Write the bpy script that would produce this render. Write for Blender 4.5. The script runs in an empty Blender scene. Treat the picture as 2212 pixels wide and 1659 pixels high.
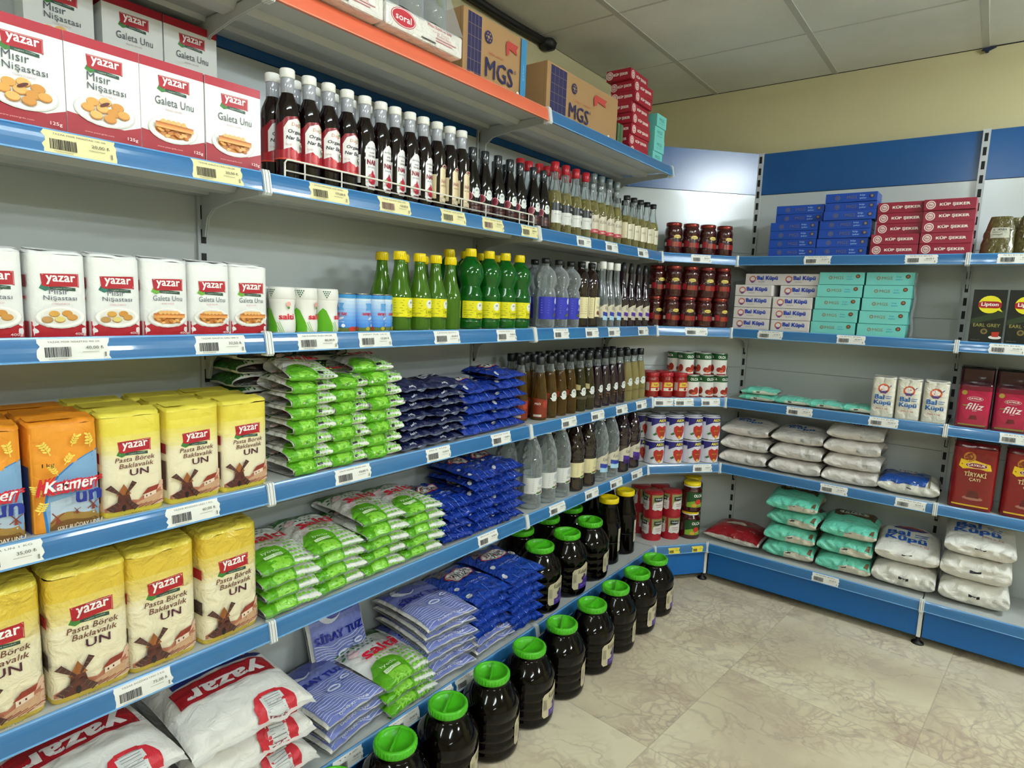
import bpy, bmesh, math, random
from mathutils import Vector, Matrix, noise
from mathutils.geometry import tessellate_polygon
random.seed(7)
S = bpy.context.scene
COL = S.collection
pi = math.pi

# ------------------------------------------------------------------ camera, world, light, exposure
cam = bpy.data.objects.new('camera', bpy.data.cameras.new('camera'))
COL.objects.link(cam)
yaw, pitch, roll, foc = 0.6521, -0.1318, 0.0380, 1348.1451
fw = Vector((-math.sin(yaw)*math.cos(pitch), math.cos(yaw)*math.cos(pitch), math.sin(pitch)))
rt = Vector((math.cos(yaw), math.sin(yaw), 0)); up = rt.cross(fw)
r2 = math.cos(roll)*rt + math.sin(roll)*up; u2 = -math.sin(roll)*rt + math.cos(roll)*up
mt = Matrix((r2, u2, -fw)).transposed().to_4x4(); mt.translation = Vector((1.2633, -0.7569, 1.3545))
cam.matrix_world = mt
cam.data.sensor_width = 36; cam.data.lens = foc/2212*36; cam.data.clip_start = .02
S.camera = cam
S.cycles.transparent_max_bounces = 24
W = bpy.data.worlds.new('world'); S.world = W; W.use_nodes = True
W.node_tree.nodes['Background'].inputs[0].default_value = (.9, 1, .95, 1)
W.node_tree.nodes['Background'].inputs[1].default_value = .05
S.view_settings.view_transform = 'Standard'; S.view_settings.look = 'None'
S.view_settings.exposure = 0.22; S.view_settings.gamma = 1; S.view_settings.use_curve_mapping = False
FIXTURES = [(1.12, -.33, 33), (1.12, -2.7, 80), (2.45, 1.72, 240), (4.17, 1.08, 150), (3.2, -1.3, 95), (4.9, -2.6, 45)]   # x, y, tube brightness; last is unseen, added to even out the light
ZC, ZT = 2.47, 1.983
ZS = dict(T=1.983, A=1.604, B=1.263, C=.922, D=.592, E=.195)

# ------------------------------------------------------------------ materials
def lin(h):
    h = h.lstrip('#'); c = [int(h[i:i+2], 16)/255 for i in (0, 2, 4)]
    return tuple(x/12.92 if x <= .04045 else ((x+.055)/1.055)**2.4 for x in c)+(1,)
MATS = {}
def mat(name, col='#ffffff', rough=.5, metal=0, bump=0, bscale=60, trans=0, ior=1.45, coat=0, emit=0, alpha=1, spec=.5, det=3, bdist=.01):
    if name in MATS: return MATS[name]
    m = bpy.data.materials.new(name); m.use_nodes = True; MATS[name] = m
    nt = m.node_tree; p = nt.nodes['Principled BSDF']; c = lin(col)
    p.inputs['Base Color'].default_value = c; p.inputs['Roughness'].default_value = rough
    p.inputs['Metallic'].default_value = metal; p.inputs['IOR'].default_value = ior
    p.inputs['Transmission Weight'].default_value = trans; p.inputs['Coat Weight'].default_value = coat
    p.inputs['Coat Roughness'].default_value = .06; p.inputs['Alpha'].default_value = alpha
    p.inputs['Specular IOR Level'].default_value = spec
    if emit:
        p.inputs['Emission Color'].default_value = c; p.inputs['Emission Strength'].default_value = emit
    if bump:
        t = nt.nodes.new('ShaderNodeTexCoord'); n = nt.nodes.new('ShaderNodeTexNoise'); b = nt.nodes.new('ShaderNodeBump')
        n.inputs['Scale'].default_value = bscale; n.inputs['Detail'].default_value = det; n.inputs['Distortion'].default_value = .6
        b.inputs['Strength'].default_value = bump; b.inputs['Distance'].default_value = bdist
        nt.links.new(t.outputs['Object'], n.inputs['Vector']); nt.links.new(n.outputs['Fac'], b.inputs['Height'])
        nt.links.new(b.outputs['Normal'], p.inputs['Normal'])
    return m
def tint(m, c1, c2, scale=3, lo=.35, hi=.65, det=6):
    nt = m.node_tree; p = nt.nodes['Principled BSDF']
    t = nt.nodes.new('ShaderNodeTexCoord'); n = nt.nodes.new('ShaderNodeTexNoise'); r = nt.nodes.new('ShaderNodeValToRGB')
    n.inputs['Scale'].default_value = scale; n.inputs['Detail'].default_value = det
    r.color_ramp.elements[0].position = lo; r.color_ramp.elements[1].position = hi
    r.color_ramp.elements[0].color = lin(c1); r.color_ramp.elements[1].color = lin(c2)
    nt.links.new(t.outputs['Object'], n.inputs['Vector']); nt.links.new(n.outputs['Fac'], r.inputs[0]); nt.links.new(r.outputs[0], p.inputs['Base Color'])

# printed inks and sheets share a finish with what they are printed on
# key = hex colour + finish letter: p paper, g gloss card, f plastic film, c crinkled glossy film, v sleeve on a bottle
FIN = dict(p=dict(rough=.5, bump=.35, bscale=30), g=dict(rough=.32, spec=.4), f=dict(rough=.24, bump=.8, bscale=30, coat=.25, det=4, bdist=.014),
           c=dict(rough=.14, bump=1.0, bscale=46, coat=.6, det=4, bdist=.03), v=dict(rough=.3), t=dict(rough=.18, bump=.45, bscale=13, coat=.4, det=2, bdist=.012), w=dict(rough=.42, bump=.7, bscale=26, det=4, bdist=.016), k=dict(rough=.75, bump=.05, bscale=90))
def ink(key):
    if key in MATS: return MATS[key]
    h, f = key.rsplit('.', 1)
    return mat(key, h, **FIN[f])

# ------------------------------------------------------------------ mesh collector
class M:
    def __init__(s): s.v = []; s.f = []; s.m = []; s.mats = []; s.sm = []
    def mi(s, k):
        if k not in s.mats: s.mats.append(k)
        return s.mats.index(k)
    def add(s, vs, fs, k, smooth=False):
        o = len(s.v); s.v += [tuple(v) for v in vs]; i = s.mi(k)
        for f in fs: s.f.append([o+x for x in f]); s.m.append(i); s.sm.append(smooth)
        return s
    def box(s, a, b, k, bev=0):
        x0, y0, z0 = a; x1, y1, z1 = b
        if bev:
            bm = bmesh.new(); bmesh.ops.create_cube(bm, size=1)
            for v in bm.verts: v.co = Vector(((x0+x1)/2+v.co.x*(x1-x0), (y0+y1)/2+v.co.y*(y1-y0), (z0+z1)/2+v.co.z*(z1-z0)))
            bmesh.ops.bevel(bm, geom=bm.edges[:], offset=bev, segments=2, affect='EDGES', profile=.5)
            bm.verts.index_update(); s.add([v.co for v in bm.verts], [[v.index for v in f.verts] for f in bm.faces], k); bm.free(); return s
        v = [(x, y, z) for z in (z0, z1) for y in (y0, y1) for x in (x0, x1)]
        return s.add(v, [(0, 2, 3, 1), (4, 5, 7, 6), (0, 1, 5, 4), (2, 6, 7, 3), (0, 4, 6, 2), (1, 3, 7, 5)], k)
    def prism(s, pts, a, b, k, axis='x'):
        n = len(pts)
        def P(p, t): return (t, p[0], p[1]) if axis == 'x' else ((p[0], t, p[1]) if axis == 'y' else (p[0], p[1], t))
        v = [P(p, a) for p in pts]+[P(p, b) for p in pts]
        fs = [(i, (i+1) % n, n+(i+1) % n, n+i) for i in range(n)]
        for t in tessellate_polygon([[Vector((p[0], p[1], 0)) for p in pts]]): fs += [tuple(t), tuple(n+q for q in t)]
        return s.add(v, fs, k)
    def lathe(s, pr, k, n=24, cx=0, cy=0, z0=0, smooth=True, tw=0):
        v = []; fs = []
        for j, (r, z) in enumerate(pr):
            for i in range(n):
                a = 2*pi*i/n+tw*j; v.append((cx+r*math.cos(a), cy+r*math.sin(a), z0+z))
        for j in range(len(pr)-1):
            for i in range(n): fs.append((j*n+i, j*n+(i+1) % n, (j+1)*n+(i+1) % n, (j+1)*n+i))
        fs.append(tuple(range(n-1, -1, -1))); fs.append(tuple((len(pr)-1)*n+i for i in range(n)))
        return s.add(v, fs, k, smooth)
    def tube(s, pts, r, k, n=8):
        v = []; fs = []; pts = [Vector(p) for p in pts]
        for j, p in enumerate(pts):
            d = (pts[min(j+1, len(pts)-1)]-pts[max(j-1, 0)]).normalized()
            a = d.cross(Vector((0, 0, 1)) if abs(d.z) < .9 else Vector((1, 0, 0))).normalized(); b = d.cross(a)
            for i in range(n): t = 2*pi*i/n; v.append(p+r*(math.cos(t)*a+math.sin(t)*b))
        for j in range(len(pts)-1):
            for i in range(n): fs.append((j*n+i, j*n+(i+1) % n, (j+1)*n+(i+1) % n, (j+1)*n+i))
        fs.append(tuple(range(n))); fs.append(tuple((len(pts)-1)*n+i for i in range(n)))
        return s.add(v, fs, k, True)
    def grid(s, fn, us, vs, k, smooth=True):
        n = len(us); v = [fn(u, w) for w in vs for u in us]
        fs = [(j*n+i, j*n+i+1, (j+1)*n+i+1, (j+1)*n+i) for j in range(len(vs)-1) for i in range(n-1)]
        return s.add(v, fs, k, smooth)
    def decal(s, D, fn, fin, base=.0004, step=.00018, seg=.02):
        """drape a printed design on a surface: D = list of shapes in metres, fn(u, v) -> point"""
        e = .0006
        L = []
        for lv, sh in enumerate(D):   # a heavy stroke is the glyph laid four times, slightly shifted, each on its own level
            if sh[0] == 't' and len(sh) > 7 and sh[7]: L += [(lv+q*.22, tuple((list(sh)+[0]*4)[:10])+(q,)) for q in range(4)]
            else: L.append((lv, sh))
        for lv, sh in L:
            vs, fs = shape2d(sh, seg)
            out = []; off = base+step*lv
            for u, v in vs:
                p = Vector(fn(u, v)); a = Vector(fn(u+e, v))-Vector(fn(u-e, v)); b = Vector(fn(u, v+e))-Vector(fn(u, v-e))
                nn = a.cross(b)
                if nn.length > 1e-12: nn.normalize()
                out.append(p+nn*off)
            s.add(out, fs, sh[1]+'.'+fin, True)
        return s
    def obj(s, name, parent=None, loc=(0, 0, 0), rot=0):
        me = bpy.data.meshes.new(name); me.from_pydata([Vector(v) for v in s.v], [], s.f)
        for k in s.mats: me.materials.append(ink(k) if k not in MATS else MATS[k])
        for p, i, q in zip(me.polygons, s.m, s.sm): p.material_index = i; p.use_smooth = q
        me.update()
        o = bpy.data.objects.new(name, me); COL.objects.link(o); o.parent = parent; o.location = loc; o.rotation_euler = (0, 0, rot)
        return o

# ------------------------------------------------------------------ printed shapes
_TX = {}
def text2d(s):
    key = s
    if key in _TX: return _TX[key]
    c = bpy.data.curves.new('txt', 'FONT'); c.body = s; c.resolution_u = 2; c.space_character = 1.03
    o = bpy.data.objects.new('txt', c); COL.objects.link(o); bpy.context.view_layer.update()
    me = bpy.data.meshes.new_from_object(o.evaluated_get(bpy.context.evaluated_depsgraph_get()))
    vs = [(v.co.x, v.co.y) for v in me.vertices]; fs = [list(p.vertices) for p in me.polygons]
    bpy.data.objects.remove(o); bpy.data.curves.remove(c); bpy.data.meshes.remove(me)
    _TX[key] = (vs, fs); return vs, fs
def refine(vs, fs, seg):
    bm = bmesh.new(); bv = [bm.verts.new((x, y, 0)) for x, y in vs]
    for f in fs:
        if len(set(f)) > 2:
            try: bm.faces.new([bv[i] for i in f])
            except ValueError: pass
    for _ in range(5):
        L = [e for e in bm.edges if e.calc_length() > seg]
        if not L: break
        bmesh.ops.subdivide_edges(bm, edges=L, cuts=1)
        bmesh.ops.triangulate(bm, faces=[f for f in bm.faces if len(f.verts) > 4])
    for f in bm.faces:
        if f.normal.z < 0: f.normal_flip()
    bm.verts.index_update()
    r = [(v.co.x, v.co.y) for v in bm.verts], [[v.index for v in f.verts] for f in bm.faces]
    bm.free(); return r
_SC = {}
def shape2d(sh, seg):
    key = (repr(sh), seg)
    if key in _SC: return _SC[key]
    t = sh[0]
    if t == 'r':
        _, _, a, b, c, d = sh; nx = max(1, math.ceil((c-a)/seg)); ny = max(1, math.ceil((d-b)/seg))
        vs = [(a+(c-a)*i/nx, b+(d-b)*j/ny) for j in range(ny+1) for i in range(nx+1)]
        fs = [(j*(nx+1)+i, j*(nx+1)+i+1, (j+1)*(nx+1)+i+1, (j+1)*(nx+1)+i) for j in range(ny) for i in range(nx)]
    elif t == 'e':
        _, _, cu, cv, ru, rv = sh[:6]; k = 20 if max(ru, rv) > .006 else 9
        pts = [(cu+ru*math.cos(2*pi*i/k), cv+rv*math.sin(2*pi*i/k)) for i in range(k)]
        rot = sh[6] if len(sh) > 6 else 0
        if rot: pts = [(cu+(x-cu)*math.cos(rot)-(y-cv)*math.sin(rot), cv+(x-cu)*math.sin(rot)+(y-cv)*math.cos(rot)) for x, y in pts]
        vs, fs = refine(pts+[(cu, cv)], [(i, (i+1) % k, k) for i in range(k)], seg)
    elif t == 'p':
        pts = sh[2]; vs, fs = refine(pts, [tuple(q) for q in tessellate_polygon([[Vector((x, y, 0)) for x, y in pts]])], seg)
    elif t == 'l':
        _, _, pts, w = sh; vs = []; fs = []
        for i, (x, y) in enumerate(pts):
            x0, y0 = pts[max(i-1, 0)]; x1, y1 = pts[min(i+1, len(pts)-1)]; l = math.hypot(x1-x0, y1-y0) or 1
            vs += [(x-(y1-y0)/l*w/2, y+(x1-x0)/l*w/2), (x+(y1-y0)/l*w/2, y-(x1-x0)/l*w/2)]
        fs = [(2*i, 2*i+1, 2*i+3, 2*i+2) for i in range(len(pts)-1)]
    else:   # text: ('t', colour, string, cu, cv, width, height or 0, bold, shear, rotation[, stroke copy])
        _, _, s, cu, cv, w = sh[:6]; h, bold, shr, rot, cp = (list(sh[6:])+[0]*5)[:5]
        vs, fs = text2d(s); d = .011*bold
        vs = [(x+shr*y, y) for x, y in vs]
        x0 = min(x for x, y in vs)-d; x1 = max(x for x, y in vs)+d; y0 = min(y for x, y in vs)-d*.6; y1 = max(y for x, y in vs)+d*.6
        dx, dy = [(-d, -d*.6), (d, d*.6), (d, -d*.6), (-d, d*.6)][cp]; vs = [(x+dx, y+dy) for x, y in vs]
        sx = w/(x1-x0); sy = h/(y1-y0) if h else sx
        vs = [((x-(x0+x1)/2)*sx, (y-(y0+y1)/2)*sy) for x, y in vs]
        c, q = math.cos(rot), math.sin(rot)
        vs = [(cu+x*c-y*q, cv+x*q+y*c) for x, y in vs]
        vs, fs = refine(vs, fs, seg)
    _SC[key] = (vs, fs); return vs, fs
def place(D, du=0, dv=0, sc=1, rot=0):
    """move, scale and turn a design"""
    c, s = math.cos(rot)*sc, math.sin(rot)*sc
    def P(x, y): return (du+x*c-y*s, dv+x*s+y*c)
    out = []
    for sh in D:
        if sh[0] == 'r':
            if rot == 0: a = P(sh[2], sh[3]); b = P(sh[4], sh[5]); out.append(('r', sh[1], *a, *b))
            else: out.append(('p', sh[1], [P(sh[2], sh[3]), P(sh[4], sh[3]), P(sh[4], sh[5]), P(sh[2], sh[5])]))
        elif sh[0] == 'e': a = P(sh[2], sh[3]); out.append(('e', sh[1], *a, sh[4]*sc, sh[5]*sc, (sh[6] if len(sh) > 6 else 0)+rot))
        elif sh[0] == 'p': out.append(('p', sh[1], [P(*q) for q in sh[2]]))
        elif sh[0] == 'l': out.append(('l', sh[1], [P(*q) for q in sh[2]], sh[3]*sc))
        else:
            h, b, g, r0 = (list(sh[6:])+[0]*4)[:4]; a = P(sh[3], sh[4]); out.append(('t', sh[1], sh[2], *a, sh[5]*sc, h*sc, b, g, r0+rot))
    return out
def arc(cu, cv, ru, rv, a0, a1, n=12): return [(cu+ru*math.cos(math.radians(a0+(a1-a0)*i/n)), cv+rv*math.sin(math.radians(a0+(a1-a0)*i/n))) for i in range(n+1)]
def wavy(u0, u1, v, amp, n, k=1.0): return [(u0+(u1-u0)*i/n, v+amp*math.sin(k*2*pi*i/n)) for i in range(n+1)]

# ------------------------------------------------------------------ things
def tag(o, label=None, cat=None, group=None, kind=None):
    if label: o['label'] = label
    if cat: o['category'] = cat
    if group: o['group'] = group
    if kind: o['kind'] = kind
    return o
def root(name, loc=(0, 0, 0), rot=0):
    o = bpy.data.objects.new(name, None); COL.objects.link(o); o.empty_display_size = .02; o.location = loc; o.rotation_euler = (0, 0, rot); return o
_PR = {}
def put(key, build, cat, loc, rot, label, group=None, tilt=None):
    """first use places the thing itself, later uses copy it with its parts"""
    if key not in _PR: o = build(); _PR[key] = o
    else:
        src = _PR[key]; o = src.copy(); COL.objects.link(o)
        for ch in src.children:
            c = ch.copy(); c.parent = o; COL.objects.link(c)
            for g in ch.children: d = g.copy(); d.parent = c; COL.objects.link(d)
    o.location = loc; o.rotation_euler = (tilt[0], tilt[1], rot) if tilt else (0, 0, rot)
    if tilt: o.rotation_mode = 'XYZ'
    for k in ('group',):
        if k in o: del o[k]
    return tag(o, label, cat, group)
ORD = ['first', 'second', 'third', 'fourth', 'fifth', 'sixth', 'seventh', 'eighth', 'ninth', 'tenth', 'eleventh', 'twelfth', 'thirteenth', 'fourteenth']
def stackpos(i, n):
    if n == 1: return 'lone'
    if i == 0: return 'bottommost'
    if i == n-1: return 'topmost'
    return ORD[i]+' from bottom'
RL, RR, RC = pi/2, 0.0, math.radians(50)      # facings: left run looks to +x, right run to -y, corner in between
CA = Vector((0, 1.993, 0)); CBp = Vector((.255, 2.297, 0)); DC = (CBp-CA).normalized(); NC = Vector((-DC.y, DC.x, 0))
def LP(y, back, z): return (-back, y, z)
def RP(x, back, z, e=0): return (x, (2.233 if e else 2.297)+back, z)
def CP(s, back, z): p = CA+DC*s+NC*back; return (p.x, p.y, z)
J = lambda a: random.uniform(-a, a)

# ------------------------------------------------------------------ the room
XW, YW, XE, YE = -.413, 2.60, 6.2, -5.2
def marble():
    m = mat('marble', '#cfc3a6', .22, spec=.5); nt = m.node_tree; p = nt.nodes['Principled BSDF']; N = nt.nodes.new; Lk = nt.links.new
    t = N('ShaderNodeTexCoord')
    def noi(sc, det=8, dist=0, src=None):
        n = N('ShaderNodeTexNoise'); n.inputs['Scale'].default_value = sc; n.inputs['Detail'].default_value = det; n.inputs['Distortion'].default_value = dist
        Lk(src or t.outputs['Object'], n.inputs['Vector']); return n
    # every slab has its own veins: shift the pattern by slab
    wn = N('ShaderNodeTexWhiteNoise'); sn = N('ShaderNodeVectorMath'); sn.operation = 'SNAP'; sn.inputs[1].default_value = (.6, .6, 10)
    mp = N('ShaderNodeMapping'); mp.inputs['Rotation'].default_value = (0, 0, .09); mp.inputs['Location'].default_value = (.13, .22, 5); Lk(t.outputs['Object'], mp.inputs[0])
    Lk(mp.outputs[0], sn.inputs[0]); Lk(sn.outputs[0], wn.inputs['Vector'])
    ad = N('ShaderNodeVectorMath'); ad.operation = 'MULTIPLY_ADD'; ad.inputs[1].default_value = (7, 7, 0); Lk(wn.outputs['Color'], ad.inputs[0]); Lk(mp.outputs[0], ad.inputs[2])
    d = noi(4.5, 8, .4, ad.outputs[0]); v = N('ShaderNodeVectorMath'); v.operation = 'MULTIPLY_ADD'; v.inputs[1].default_value = (.30, .30, 0)
    Lk(d.outputs['Color'], v.inputs[0]); Lk(ad.outputs[0], v.inputs[2])
    def veins(sc, lo, hi, sx=1, sy=1):
        mp2 = N('ShaderNodeMapping'); mp2.inputs['Scale'].default_value = (sx, sy, 1); mp2.inputs['Rotation'].default_value = (0, 0, .6); Lk(v.outputs[0], mp2.inputs[0])
        vo = N('ShaderNodeTexVoronoi'); vo.feature = 'DISTANCE_TO_EDGE'; vo.inputs['Scale'].default_value = sc; Lk(mp2.outputs[0], vo.inputs['Vector'])
        r = N('ShaderNodeMapRange'); r.inputs[1].default_value = lo; r.inputs[2].default_value = hi; r.inputs[3].default_value = 1; r.inputs[4].default_value = 0; r.clamp = True
        Lk(vo.outputs['Distance'], r.inputs[0]); return r
    def mixc(f, amt, c, src):
        mu = N('ShaderNodeMath'); mu.operation = 'MULTIPLY'; mu.inputs[1].default_value = amt; Lk(f, mu.inputs[0])
        x = N('ShaderNodeMix'); x.data_type = 'RGBA'; x.inputs[7].default_value = lin(c); Lk(mu.outputs[0], x.inputs[0]); Lk(src, x.inputs[6]); return x.outputs[2]
    def masked(f, sc, lo, hi):
        n_ = noi(sc, 5, .3, ad.outputs[0]); r = N('ShaderNodeMapRange'); r.inputs[1].default_value = lo; r.inputs[2].default_value = hi; Lk(n_.outputs['Fac'], r.inputs[0])
        q = N('ShaderNodeMath'); q.operation = 'MULTIPLY'; Lk(f.outputs[0], q.inputs[0]); Lk(r.outputs[0], q.inputs[1]); return q.outputs[0]
    base = N('ShaderNodeValToRGB'); bn = noi(2.4, 9, .8, ad.outputs[0]); Lk(bn.outputs['Fac'], base.inputs[0])
    base.color_ramp.elements[0].color = lin('#c2b09a'); base.color_ramp.elements[0].position = .28
    base.color_ramp.elements[1].color = lin('#e6dabd'); base.color_ramp.elements[1].position = .60
    e = base.color_ramp.elements.new(.44); e.color = lin('#d8c9ab')
    c1 = mixc(masked(veins(9, 0, .05, 1, .6), 1.7, .40, .58), .26, '#8a7268', base.outputs[0])
    c1 = mixc(masked(veins(24, 0, .16), 2.6, .40, .58), .50, '#a5867a', c1)
    c2 = mixc(masked(veins(4.2, 0, .016, .5, 1), 3.1, .42, .50), .30, '#786560', c1)
    # slab joints
    br = N('ShaderNodeTexBrick'); br.offset = 0; br.inputs['Scale'].default_value = 1; br.inputs['Brick Width'].default_value = .6; br.inputs['Row Height'].default_value = .6
    br.inputs['Mortar Size'].default_value = .0022; br.inputs['Mortar Smooth'].default_value = .2; Lk(mp.outputs[0], br.inputs['Vector'])
    c3 = mixc(br.outputs['Fac'], .35, '#8c8068', c2); Lk(c3, p.inputs['Base Color'])
    rn = noi(9, 5); rr = N('ShaderNodeMapRange'); rr.inputs[3].default_value = .18; rr.inputs[4].default_value = .42; Lk(rn.outputs['Fac'], rr.inputs[0]); Lk(rr.outputs[0], p.inputs['Roughness'])
    return m
marble()
wl = mat('wall_paint', '#c0b78e', .7, bump=.12, bscale=90); mat('wall_paint_far', '#cfc8a8', .8)
tint(mat('ceiling_tile', '#d8dad0', .85, bump=.25, bscale=160), '#d6d8ce', '#e4e6dd', 2.2)
mat('ceiling_grid', '#b9bab0', .5); mat('gap_dark', '#1b1c1a', .9)
def struct(name, m): o = m.obj(name); o['kind'] = 'structure'; return o
struct('floor', M().box((XW-.1, YE-.1, -.1), (XE+.1, YW+.1, 0), 'marble'))
struct('wall_left', M().box((XW-.1, YE, 0), (XW, YW, ZC+.1), 'wall_paint'))
struct('wall_back', M().box((XW-.1, YW, 0), (XE, YW+.1, ZC+.1), 'wall_paint'))
struct('wall_right', M().box((XE, YE, 0), (XE+.1, YW+.1, ZC+.1), 'wall_paint_far'))
struct('wall_front', M().box((XW-.1, YE-.1, 0), (XE+.1, YE, ZC+.1), 'wall_paint_far'))
gx, gy, gs = -.025, 2.075, .567
ce = M(); xs = [XW]+[gx+gs*i for i in range(12) if XW < gx+gs*i < XE]+[XE]; ys = [YW]+[gy-gs*i for i in range(14) if gy-gs*i > YE]+[YE]
for i in range(len(xs)-1):
    for j in range(len(ys)-1):
        dz = random.uniform(0, .0025); ce.box((xs[i]+.004, ys[j+1]+.004, ZC+dz), (xs[i+1]-.004, ys[j]-.004, ZC+.02), 'ceiling_tile')
for x in xs[1:-1]: ce.box((x-.012, YE, ZC-.001), (x+.012, YW, ZC+.004), 'ceiling_grid')
for y in ys[1:-1]: ce.box((XW, y-.0035, ZC-.0006), (XE, y+.0035, ZC+.004), 'ceiling_grid')
ce.box((XW, YE, ZC+.02), (XE, YW, ZC+.05), 'gap_dark')
ce.box((XW, YW-.006, ZC-.001), (XE, YW, ZC+.01), 'gap_dark')
struct('ceiling', ce)

# ceiling lights: two bare tubes in a white tray
[mat('tube_glow_%d' % p, '#eefaff', emit=p) for _, _, p in FIXTURES]; mat('tray_white', '#e8e8e4', .4); mat('lamp_end', '#c9c9c4', .35)
def fixture(glow='tube_glow', hl=.62):
    r = root('ceiling_light')
    t = M(); t.box((-.045, -hl, -.028), (.045, hl, 0), 'tray_white', .004)
    t.obj('tray', r)
    for sx in (-.065, .065):
        a = M(); a.tube([(sx, .03-hl, -.045), (sx, hl-.03, -.045)], .014, glow, 12); o = a.obj('fluorescent_tube', r)
        for y in (.02-hl, hl-.02): M().box((min(sx-.018, 0), y-.015, -.064), (max(sx+.018, 0), y+.015, -.028), 'lamp_end').obj('lamp_holder', o)
    return r
for i, (x, y, p_) in enumerate(FIXTURES):
    put('fix%d' % p_, lambda: fixture('tube_glow_%d' % p_, .31 if p_ in (150, 240) else .62), 'ceiling light', (x, y, ZC-.003), 0, ['twin tube ceiling light above the flour shelves, nearest the camera', 'twin tube ceiling light at the rear of the aisle', 'short twin tube ceiling light beyond the right picture edge, above the tea shelves', 'short twin tube ceiling light far to the right, near the back wall', 'twin tube ceiling light in the next aisle over', 'unseen twin tube fill light added at the far right of the room'][i], 'twin tube ceiling lights')

# ------------------------------------------------------------------ shelving
mat('shelf_white', '#bcbfbc', .35, spec=.5); mat('panel_grey', '#bfc5c4', .16, spec=.6, bump=.02, bscale=5); mat('panel_blue', '#0d4d88', .24, spec=.6, bump=.02, bscale=5)
mat('rail_blue', '#2a6aa0', .28, coat=.6, spec=.6); mat('rail_line', '#6fa6d8', .2, coat=.6); mat('rail_orange', '#d9694a', .35, spec=.5); mat('rail_olive', '#e08a6c', .3)
mat('plinth_blue', '#0c5fa6', .32); mat('clip_white', '#dfe1de', .35); mat('slot_black', '#0c0d0e', .6); mat('post_grey', '#b9bdbd', .4); mat('foot_black', '#111111', .5); mat('wire_white', '#e6e3d6', .35)
RAIL = [(-.0065, .0010), (-.0090, -.0035), (-.0110, -.0090), (-.0127, -.0155), (-.0141, -.0230), (-.0151, -.0310), (-.0157, -.0380)]
def rail_y(z):
    for (y0, z0), (y1, z1) in zip(RAIL, RAIL[1:]):
        if z >= z1: return y0+(y1-y0)*(z-z0)/(z1-z0)
    return RAIL[-1][0]
def rail_bits(m, w, k='rail_blue', k2='rail_line', x0=0):
    m.prism([(0, .001), (-.004, .002)]+RAIL+[(-.013, -.0405), (0, -.036)], x0, w, k)
    m.prism([(-.0035, .0024), (-.0068, .0016), (-.0080, -.0008), (-.0062, -.0006)], x0, w, k2)  # lip ridges in a paler tone, their highlight lines put into the colour
    m.prism([(-.0148, -.0365), (-.0172, -.0375), (-.0172, -.0400), (-.0142, -.0403)], x0, w, k2)
    return m
def clip(m, x):
    for dx in (-.0042, .0006):
        m.prism([(.004, .006), (-.011, .006), (-.0145, .0), (-.0225, -.042), (-.018, -.047), (.004, -.047)], x+dx, x+dx+.0034, 'clip_white')
    return m
def bracket(m, x, d, h=.10):
    m.prism([(.002, -.024), (.012, -.045), (d*.45, -.05), (d*.78, -.062), (d*.88, -.08), (d*.93, -.025-h), (d, -.025-h), (d, -.024)], x-.0015, x+.0015, 'shelf_white'); return m
def shelf(w, d, k='rail_blue', k2='rail_line', h=.10, shape=None):
    r = root('shelf')
    b = M()
    if shape: b.prism(shape, -.022, 0, 'shelf_white', 'z')
    else:
        b.box((.002, .001, -.006), (w-.002, d, 0), 'shelf_white'); b.box((.002, 0, -.034), (w-.002, .012, -.004), 'shelf_white')
        b.box((.002, .012, -.02), (w-.002, d, -.006), 'shelf_white')
        b.prism([(d*.36, -.02), (d*.40, -.034), (d*.56, -.034), (d*.60, -.02)], .004, w-.004, 'shelf_white'); b.prism([(d*.82, -.02), (d*.84, -.03), (d, -.03), (d, -.02)], .004, w-.004, 'shelf_white')
    b.obj('board', r)
    rail_bits(M(), w-.005, k, k2, .005).obj('price_rail', r)
    for x in (.004, w-.004): clip(M(), x).obj('rail_clip', r)
    if not shape:
        for x in (.002, w-.002): bracket(M(), x, d, h).obj('bracket', r)
    return r
TIER = dict(T='top', A='second', B='third', C='fourth', D='fifth', E='bottom')
BAYL = [(-1.0, 0, 'flour'), (0, 1.0, 'middle'), (1.0, 1.993, 'vinegar')]
dep = .268
for bi, (y0, y1, nm) in enumerate(BAYL):
    for t in 'TABCD':
        fx = .0216 if t == 'T' else 0
        key = 'shelf%s%d%d' % ('T' if t == 'T' else 'S', bi == 2, t == 'T' and bi == 1)
        rl = ('rail_orange', 'rail_olive') if (t == 'T' and bi == 1) else ('rail_blue', 'rail_line')
        w = y1-y0
        put(key, lambda: shelf(w, dep+fx, *rl, h=.17 if t == 'T' else .1), 'shelf', (fx, y0, ZS[t]), RL,
            ('%s shelf of the left wall, %s section%s' % (TIER[t], {'flour': 'nearest the camera,', 'middle': 'middle', 'vinegar': 'far'}[nm], ', with an orange front rail' if (t == 'T' and bi == 1) else ', with a blue front rail')).replace(',,', ','), 'shelves of the left wall')
WR = .8977
for bi, (x0, x1) in enumerate([(.255, 1.153), (1.153, 2.151)]):
    for t in 'ABCD':
        w = x1-x0
        put('shelfR%d' % bi, lambda: shelf(w, .25), 'shelf', (x0, 2.297, ZS[t]), RR, '%s shelf of the back wall, %s, blue front rail' % (TIER[t], ['section beside the corner', 'section at the right picture edge'][bi]), 'shelves of the back wall')
def toC(x, y): v = Vector((x, y, 0))-CA; return (v.dot(DC), v.dot(NC))
LC = (CBp-CA).length
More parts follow.
